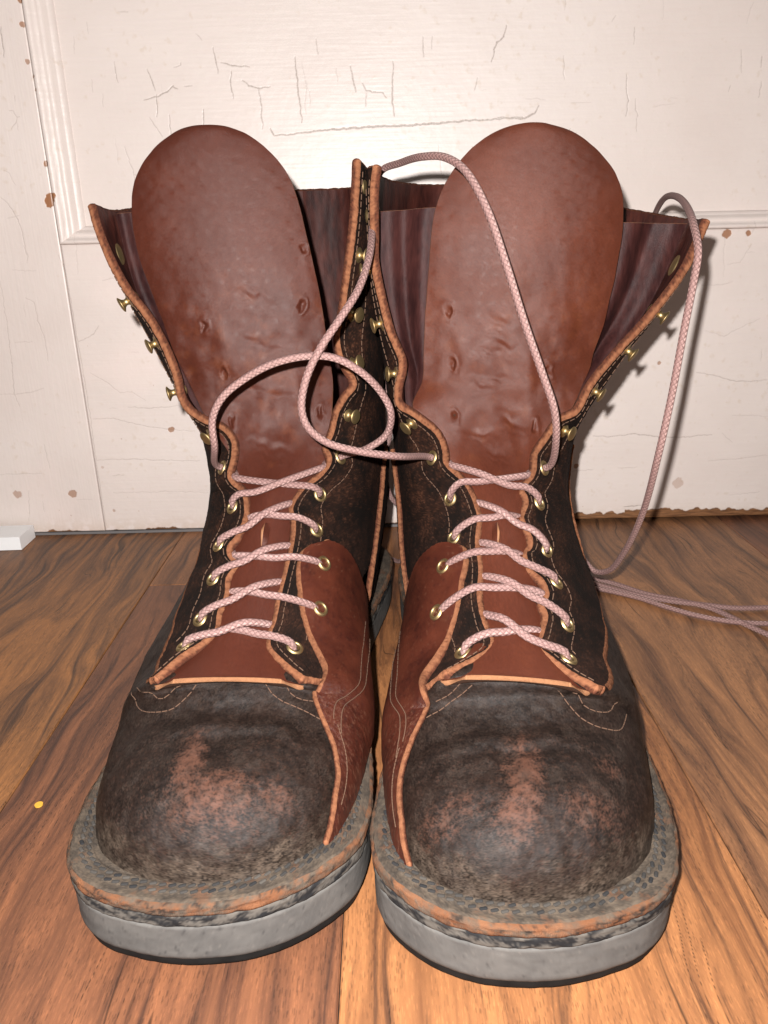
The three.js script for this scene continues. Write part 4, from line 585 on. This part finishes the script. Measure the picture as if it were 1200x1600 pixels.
BOOTS.forEach((B, bi) => {
  const { halves, T, left, midIn, nearNormal } = B, boot = B.group, TG = TONGUE[bi];
  // ---------- smooth red-brown panel on the inner side
  {
    const top = smoothKeys([13.7, 14.05, 14.4, 14.9, 15.6, 16.2, 16.8, 17.8, 18.4, 18.7, 19.1, 19.5, 19.9, 20.2, 20.42, 20.5], left ? [0.985, 0.9, 0.83, 0.78, 0.68, 0.57, 0.49, 0.475, 0.475, 0.42, 0.32, 0.23, 0.165, 0.14, 0.17, 0.24] : [0.985, 0.91, 0.85, 0.81, 0.74, 0.65, 0.55, 0.48, 0.47, 0.41, 0.31, 0.22, 0.16, 0.13, 0.16, 0.23]);
    const wAt = (b) => lerp(13.7, 20.5, b);
    const xAt = (a, b) => { const xb = wAt(b), w = lerp(top(xb), 1, a); return [xb - 0.75 * sst(0.14, 0.95, w) * sst(0.55, 1, b), w]; };
    const NU = 120, NV = 300;
    const pos = (a, b) => { const [x, w] = xAt(a, b), r = arcLine(B.vampRow(x), false, 8); return r.at(r.length * w); };
    const s = sheet({ nu: NU, nv: NV, pos, off: 0.55, th: 0.5, inside: midIn,
      disp: (m, a, b) => -0.24 * sst(18.6, 17.4, wAt(b)) + 0.02 * fbm(m[0] * 0.6, m[1] * 0.6, m[2] * 0.6, 2) + 0.02 * fbm(m[0] * 2.2, m[1] * 0.9, m[2] * 2.2, 2) * sst(18.4, 17, wAt(b)),
      color: (p, a, b) => { const x = fbm(p[0] * 0.5, p[1] * 0.5, p[2] * 0.5, 3), y = fbm(p[0] * 2.5, p[1] * 2.5, p[2] * 2.5, 3), z = n3(p[0] * 14, p[1] * 14, p[2] * 14); let q = mix3([0.040, 0.009, 0.0055], [0.076, 0.0185, 0.0095], clamp(0.5 + 0.6 * x + 0.25 * y)); q = mix3(q, [0.16, 0.075, 0.045], 0.5 * sst(0.45, 0.9, 0.9 * fbm(p[0] * 5, p[1] * 1.2, p[2] * 5, 3) + 0.3 * z + 0.3 * sst(18.6, 17, wAt(b)))); return mix3(q, [0.02, 0.006, 0.005], 0.5 * sst(0.3, 0.8, -y - 0.3 * x)); },
      colorRim: rimColor, rims: [1, 0, 1, 1], rimRough: 0.03, noInner: true, uv: (a, b) => [b * 0.22, a * 0.08] });
    const q = mesh('side_panel', s.outer, M.smooth, boot); q.userData.label = 'smooth red brown leather panel on the inner side';
    mesh('raw_edge', joined(s.rims), M.raw, q);
    // thread seams on the panel
    const gs = []; const put = (p0, p1) => { const d = sub(p1, p0), g = new THREE.CapsuleGeometry(0.022, Math.max(0.01, len(d)), 2, 6); g.applyQuaternion(new THREE.Quaternion().setFromUnitVectors(new THREE.Vector3(0, 1, 0), new THREE.Vector3(...unit(d)))); g.translate(...mix3(p0, p1, 0.5)); g.scale(0.01, 0.01, 0.01); gs.push(g); };
    const on = (a, b) => { const p = pos(a, b), e = 0.004, n0 = unit(cross(sub(pos(clamp(a + e), b), pos(clamp(a - e), b)), sub(pos(a, clamp(b + e)), pos(a, clamp(b - e))))), n = dot(n0, sub(p, midIn(p))) < 0 ? n0.map((v) => -v) : n0; return add(p, n, 0.57 - 0.24 * sst(18.6, 17.4, wAt(b))); };
    for (const [a0, a1, b0, b1] of [[0.62, 0.34, 0.92, 0.60], [0.70, 0.40, 0.90, 0.58], [0.34, 0.16, 0.60, 0.40], [0.40, 0.24, 0.58, 0.36], [0.2, 0.3, 0.38, 0.12]]) for (let t = 0; t < 1; t += 0.045) { const A = on(lerp(a0, a1, t), lerp(b0, b1, t)), C = on(lerp(a0, a1, t + 0.03), lerp(b0, b1, t + 0.03)); put(A, C); }
    mesh('stitching', joined(gs), M.thread, q).userData.kind = 'stuff';
  }
  // ---------- heel counter over the back of both quarters
  for (const h of ['inner', 'outer']) {
    const H = halves[h], s0 = H.keys[2] + 0.6, s1 = H.keys[5] - 0.6, NV = 150, NU = 110, rows = [];
    for (let j = 0; j <= NV; j++) { const s = lerp(s0, s1, j / NV), r = H.row(s); rows.push(r); const zc = (left ? 0 : 1.2) + lerp(26.2, 22.2, sst(0, 0.75, j / NV)) + 0.9 * sst(0.8, 1, j / NV) * -1; let u = 0; while (u < r.length && r.at(u)[2] > zc) u += 0.03; r.u0 = u; }
    for (let k = 0; k < 3; k++) for (let j = 2; j < NV - 1; j++) rows[j].u0 = (rows[j - 1].u0 + rows[j].u0 + rows[j + 1].u0) / 3;
    const s = sheet({ nu: NU, nv: NV, pos: (a, b, i, j) => rows[j].at(lerp(rows[j].u0, rows[j].length, Math.pow(a, 1.2))), off: 0.58, th: 0.36, inside: midIn, disp: (m) => 0.03 * fbm(m[0] * 2, m[1] * 2, m[2] * 2, 3), color: (p) => roughColor(p, 0.3), colorRim: rimColor, rims: [1, 0, 1, 1], rimRough: 0.05, noInner: true, uv: (a, b) => [b * 0.12, a * 0.12] });
    const q = mesh('heel_counter', s.outer, M.roughout, boot); mesh('raw_edge', joined(s.rims), M.raw, q);
  }
  // ---------- tongue
  {
    const R = [], o = halves.outer, n = halves.inner, dz = left ? 0 : 1.1;
    const eL = o.keys.slice(0, 6).map((k) => o.edge.at(k)), eR = n.keys.slice(0, 6).map((k) => n.edge.at(k));
    R.push({ l: add(mix3(eL[0], eR[0], 0.13), [0, 0.28, 0.42]), c: add(mix3(eL[0], eR[0], 0.5), [0, 0.5, 0.62]), r: add(mix3(eL[0], eR[0], 0.87), [0, 0.28, 0.42]) });
    for (let k = 0; k < 6; k++) {
      const a = eL[k], b = eR[k], across = unit(sub(a, b)), up = unit(sub(mix3(eL[Math.min(5, k + 1)], eR[Math.min(5, k + 1)], 0.5), mix3(eL[Math.max(0, k - 1)], eR[Math.max(0, k - 1)], 0.5)));
      let m = unit(cross(across, up)); if (m[1] + m[2] < 0) m = m.map((v) => -v);
      const w = [0.2, 0.45, 0.5, 0.3, 0.05, -0.15][k];
      R.push({ l: add(add(a, across, w), m, -0.3), c: add(mix3(a, b, 0.5), m, [0.5, 0.3, 0.28, 0.25, 0.15, -0.15][k]), r: add(add(b, across, -w), m, -0.3) });
    }
    (left ? TG.l : TG.r).forEach((p, i) => { if (!i) return; const q = (left ? TG.r : TG.l)[i], f = i / (TG.l.length - 1), zc = lerp(26.75, 26.0, f) + dz, ze = lerp(25.9, 25.2, f) + dz, k = Math.abs(p[0] - q[0]) / 8.5; R.push({ l: [p[0], p[1], lerp(zc, ze, k)], c: [(p[0] + q[0]) / 2, (p[1] + q[1]) / 2, zc + 0.25 * k], r: [q[0], q[1], lerp(zc, ze, k)] }); });
    const N = R.length, cr = (a, b, c, d, t) => 0.5 * (2 * b + (c - a) * t + (2 * a - 5 * b + 4 * c - d) * t * t + (3 * b - a - 3 * c + d) * t * t * t);
    const col = (key, other) => (x) => { const i = clamp(Math.floor(x), 0, N - 2), t = x - i, g = (k) => k >= N ? R[N - 2][other] : R[Math.max(0, k)][key]; return [0, 1, 2].map((q) => cr(g(i - 1)[q], g(i)[q], g(i + 1)[q], g(i + 2)[q], t)); };
    const cl = col('l', 'r'), cc = col('c', 'c'), crr = col('r', 'l');
    const NV = 520, NU = 170, rows = [];
    for (let j = 0; j <= NV; j++) { const x = j / NV * (N - 1) * 0.9985; const l = cl(x), r = crr(x), c = cc(x); rows.push([l, add(c.map((v) => v * 2), mix3(l, r, 0.5), -1), r]); }
    const pos = (a, b, i, j) => { const [l, c, r] = rows[j]; return [0, 1, 2].map((q) => l[q] * (1 - a) * (1 - a) + 2 * c[q] * a * (1 - a) + r[q] * a * a); };
    const disp = (m) => {
      const up = sst(12, 15, m[1]), mid = up * sst(25, 20, m[1]);
      let d = 0.05 * fbm(m[0] * 0.35, m[1] * 0.35, 3 + bi, 3) * up + 0.13 * mid * fbm(m[0] * 0.42, m[1] * 0.3, 9 + bi, 2) + 0.0012 * n3(m[0] * 8, m[1] * 8, 5);
      for (const fx of TG.folds) d += 0.15 * mid * gauss(m[0] - fx - 0.4 * n3(m[1] * 0.2, fx, 1), 0.42) * n3(m[1] * 0.22, fx, 6);
      for (const [x, y, k] of TG.dents) { const dx = m[0] - x + 0.12 * n3(m[0] * 1.5, m[1] * 1.5, x), dy = m[1] - y + 0.15 * n3(m[0] * 1.5, m[1] * 1.5, y), r = Math.hypot(dx * 1.9, dy), side = 0.5 - 0.5 * Math.tanh(dx * 4); d += k * (-0.24 * gauss(r, 0.21) * (0.35 + 0.65 * side) + 0.06 * gauss(r - 0.38, 0.17) * (1 - side)); }
      for (const [x, y] of TG.creases) { const dx = m[0] - x, dy = m[1] - y + 0.22 * dx + 0.18 * n3(m[0] * 1.2, m[1] * 0.8, y); d += (left ? 0.65 : 0.9) * (-0.075 * gauss(dy, 0.19) - 0.03 * gauss(dy + 0.36, 0.13) + 0.035 * gauss(dy - 0.34, 0.24)) * gauss(dx, 0.62); }
      return d;
    };
    const color = (p) => {
      const a = fbm(p[0] * 0.22, p[1] * 0.22, 2 + bi * 9, 3), b = fbm(p[0] * 0.9, p[1] * 0.9, 14 + bi, 4), c = n3(p[0] * 11, p[1] * 11, p[2] * 11), up = sst(12, 15, p[1]), mid = up * sst(25.5, 20, p[1]);
      let q = mix3(left ? [0.046, 0.0112, 0.0062] : [0.056, 0.0138, 0.0072], left ? [0.062, 0.0152, 0.0082] : [0.082, 0.0212, 0.0104], clamp(0.5 + 0.6 * a + 0.1 * b + 0.06 * c));
      q = mix3(q, [0.090, 0.025, 0.0105], 0.6 * sst(0.0, 0.7, b + 0.4 * a) * (0.12 + 0.88 * mid));
      const sp = 1 + 0.16 * n3(p[0] * 19, p[1] * 19, p[2] * 19) + 0.1 * c; q = q.map((v) => v * sp);
      return q;
    };
    const s = sheet({ nu: NU, nv: NV, pos, off: 0.1, th: 0.2, inside: (p) => [p[0], p[1] - 6, p[2] - 8], disp, color, colorIn: () => [0.04, 0.02, 0.013], colorRim: (p, f) => p[1] < 9 ? mix3(rimColor(p, 0.3), [0.3, 0.15, 0.075], 0.55) : mix3([0.05, 0.02, 0.013], rimColor(p, f), 0.35), rims: [1, 1, 1, 1], rimRough: 0.008, fuzz: 6, uv: (a, b, m) => [a * 0.085, b * 0.3] });
    const q = mesh('tongue', s.outer, M.smooth, boot); q.userData.label = 'smooth burgundy brown leather tongue with hook dents';
    mesh('raw_edge', joined(s.rims), M.raw, q); mesh('back', s.inner, M.raw, q);
    // folded gusset between the lining and the tongue
    for (const [h, e] of left ? [['outer', 0]] : [['outer', 0], ['inner', 2]]) {
      const H = halves[h], s0 = H.keys[5] + 0.2, s1 = H.keys[7] + (h === 'inner' ? 2.2 : 0) + (h === 'outer' ? H.keys[8] - H.keys[7] - 0.12 : 0), NG = 160, rr = [];
      for (let j2 = 0; j2 <= NG; j2++) { const s2 = lerp(s0, s1, j2 / NG), u2 = lerp(0.9, 2.5, sst(0, 0.6, j2 / NG)), p0 = add(H.row(s2).at(u2), nearNormal(H, s2, u2), -0.22); let k = 0, bd = 1e9; rows.forEach((w2, i2) => { const d2 = Math.abs(w2[e][1] - p0[1] - 0.1); if (i2 > NV * 0.35 && d2 < bd) { bd = d2; k = i2; } }); const w3 = rows[k][e], inw = add(w3, unit(sub(rows[k][2 - e], w3)), 0.5); rr.push([p0, [inw[0], p0[1] + 0.15, inw[2] - 0.55]]); }
      const gst = sheet({ nu: 90, nv: NG, pos: (a, b, i2, j2) => { const [A, C] = rr[j2], m2 = mix3(A, C, a), w2 = sst(0, 0.25, b); return [m2[0], m2[1], m2[2] + w2 * (0.32 * Math.sin(a * Math.PI * 3.2 + 0.7 * b) * Math.sin(Math.PI * a) - 0.25 * Math.sin(Math.PI * a))]; }, off: 0.06, th: 0.12, inside: (p2) => [p2[0], p2[1], p2[2] - 9], disp: (m2) => 0.02 * fbm(m2[0] * 1.5, m2[1] * 0.5, m2[2], 3),
        color: (p2) => { const a2 = fbm(p2[0] * 0.6, p2[1] * 0.3, p2[2] * 0.6, 3), c2 = fbm(p2[0] * 5, p2[1] * 1.2, p2[2] * 5, 3); return mix3([0.017, 0.0055, 0.0055], [0.046, 0.0145, 0.0125], clamp(0.4 + 0.5 * a2 + 0.4 * c2)); }, colorRim: (p2, f) => mix3([0.05, 0.02, 0.013], rimColor(p2, f), 0.4), rims: [0, 0, 0, 1], rimRough: 0.01, uv: (a, b) => [a * 0.05, b * 0.12] });
      mesh('gusset', joined([gst.outer, gst.inner, ...gst.rims]), M.lining, boot);
    }
    B.tonguePoint = (a, b) => { const j = Math.round(b * NV); return pos(a, 0, 0, j); };
    // slit that keeps the lace in place, a lifted lip of leather
    const sl = left ? [0.5, 3.55] : [0.6, 3.45], x0 = sl[1] / (N - 1), P0 = pos(sl[0], 0, 0, Math.round((x0 - 0.011) * NV)), P1 = pos(sl[0], 0, 0, Math.round((x0 + 0.011) * NV)), side = left ? 1 : -1;
    const lip = sheet({ nu: 12, nv: 30, pos: (a, b) => { const p = mix3(P0, P1, b), w = Math.sin(Math.PI * b); return [p[0] + side * (0.22 - 0.22 * a) , p[1] + 0.14 + 0.28 * w * a, p[2] + 0.08 + 0.22 * w * a]; }, off: 0.06, th: 0.13, inside: add(P0, [0, -3, -3]), color, colorRim: (p) => mix3(rimColor(p, 0.3), [0.3, 0.15, 0.075], 0.6), rims: [0, 1, 0, 0] });
    mesh('keeper_slit', joined([lip.outer, lip.inner, ...lip.rims]), M.smooth, q);
  }
  // ---------- lace: crossed through the eyelets, ends loose
  {
    const gs = [], E = (h, i) => halves[h].eyes[i], other = (h) => h === 'outer' ? 'inner' : 'outer';
    const span = (h, i) => { // up out of eyelet i on side h, over its lacing edge, across, under the far edge to eyelet i + 1
      const A = E(h, i), C = E(other(h), i + 1), H = halves[h], G = halves[other(h)], lift = h === 'outer' ? 0.14 : 0;
      const sM = lerp(A.s, halves[h].eyes[i + 1].s, 0.28), sN = lerp(G.eyes[i].s, C.s, 0.74 + 0.14 * (rnd() - 0.5));
      const e0 = H.edge.at(sM), n0 = nearNormal(H, sM, 0.3), e1 = G.edge.at(sN), n1 = nearNormal(G, sN, 0.3), m = unit(add(n0, n1));
      const toC = unit(sub(e1, e0));
      return [add(A.p, A.n, -0.5), add(A.p, A.n, 0.12), add(add(A.p, A.n, 0.5), unit(sub(e0, A.p)), 0.26), add(e0, n0, 0.5), add(add(e0, m, 0.42 + lift), toC, 0.5 + 0.12 * (rnd() - 0.5)), add(mix3(e0, e1, 0.5 + 0.16 * (rnd() - 0.5)), m, 0.45 + lift * 1.7), add(add(e1, m, 0.26), toC, -0.42), add(e1, n1, -0.03), add(mix3(e1, C.p, 0.4), n1, -0.28), add(C.p, C.n, -0.5)];
    };
    for (let i = 0; i < 5; i++) for (const h of ['outer', 'inner']) gs.push(cord(span(h, i)));
    const tail = (h) => { const e = E(h, 5); return [add(e.p, e.n, -0.5), add(e.p, e.n, 0.1), add(e.p, e.n, 0.6)]; };
    const LO = JSON.parse('{"loopL":[[-8.22,14.07,29.7],[-8.21,15.67,30.7],[-8.09,17.03,31.1],[-7.5,18.08,31.3],[-6.35,18.97,31.4],[-4.83,19.72,31.7],[-3.18,20.03,31.9],[-2.02,19.89,31.9],[-0.88,19.19,31.7],[0.04,18.07,31.1],[0.45,17.05,30.7],[0.19,15.75,29.9],[-0.73,15.0,29.5],[-2.11,14.39,29.1]],"loopR":[[2.34,14.6,30.7],[0.68,15.15,31.7],[-1.13,15.63,32.4],[-2.59,16.15,32.6],[-3.4,16.9,32.7],[-3.64,17.79,32.7],[-3.34,19.17,32.6],[-2.69,20.39,32.3],[-1.8,21.59,31.9],[-0.92,22.83,30.9],[-0.4,24.22,29.4],[-0.23,25.66,26.9],[-0.17,27.11,23.9],[0.26,28.31,22.9],[1.24,28.57,24.4],[2.24,28.61,26.9],[3.19,28.43,28.4],[4.03,27.72,29.7],[4.85,26.15,30.7],[5.66,23.86,31.4],[6.47,21.4,31.9],[7.4,18.97,32.1],[8.02,17.32,32.1],[8.3,15.82,31.6],[7.98,14.19,30.7]],"drapeR":[[18.5,24.04,10.9],[18.04,25.93,13.9],[17.13,26.78,17.9],[16.27,26.82,21.9],[15.44,26.28,25.9],[14.76,25.23,29.1],[14.63,24.04,30.3],[14.53,22.79,30.4],[14.2,20.51,30.7],[13.89,17.7,30.9],[13.56,14.86,30.9],[13.92,10.6,28.4],[13.89,7.17,25.9],[13.62,5.52,24.4],[13.06,5.09,23.4],[12.33,5.94,22.9],[11.89,7.11,21.9],[11.93,8.22,19.9]],"back":[[-0.7,22.59,19.9],[-0.8,21.04,18.9],[-0.68,18.6,17.9],[-0.29,16.39,16.9],[0.37,15.78,16.9],[0.81,14.58,16.9],[0.52,12.36,16.4],[0.07,9.96,15.9],[0.48,7.83,15.9],[1.49,6.24,14.9]],"f1":[[14.48,0.26,14.3],[16.08,0.26,15.52],[17.8,0.26,16.92],[19.91,0.26,18.17],[22.31,0.26,19.0],[24.3,0.26,19.6],[27.86,0.26,19.59]],"f2":[[14.2,0.26,15.41],[15.9,0.26,16.17],[18.22,0.26,17.77],[19.56,0.26,19.16],[21.24,0.26,20.59],[23.4,0.26,21.62],[26.62,0.26,22.05]],"f3":[[17.12,0.26,15.24],[18.91,0.26,17.08],[20.81,0.26,18.22],[22.55,0.26,19.51],[24.0,0.26,22.18],[25.36,0.26,24.53]]}');
    if (left) {
      gs.push(cord([...tail('outer'), ...LO.loopL.slice(1, -1), ...tail('inner').reverse()]));
      gs.push(cord([[-0.18, 26.6, 24.9], [0.1, 26.2, 23.0], [0.45, 24.6, 21.0], ...LO.back.slice(1).map((v) => [Math.max(v[0], v[1] > 16 ? 0.45 : v[0]), v[1], v[2]]), [1.6, 3.0, 12.5], [1.2, 0.5, 10.6], [0.3, 0.2, 9.2], [-0.8, 0.2, 8.4]]));
    } else {
      gs.push(cord([...tail('inner'), ...LO.loopR.slice(1, -1), ...tail('outer').reverse()]));
      gs.push(cord([...LO.f2.slice().reverse(), [13.6, 0.3, 12.6], [13.1, 1.2, 10.6], [13.3, 8, 9.4], [14.2, 17, 9.8], ...LO.drapeR, [12.4, 7.2, 18.6], [13.0, 3.2, 15.6], [13.7, 0.6, 14.3], ...LO.f1]));
      gs.push(cord([[13.2, 0.24, 12.9], [15.0, 0.3, 13.8], ...LO.f3]));
    }
    const lace = mesh('lace', joined(gs), braid, boot); lace.userData.label = 'pink braided lace';
  }
});
scene.traverse((o) => { if (o.isMesh) o.castShadow = o.receiveShadow = true; });
renderer.render(scene, camera);
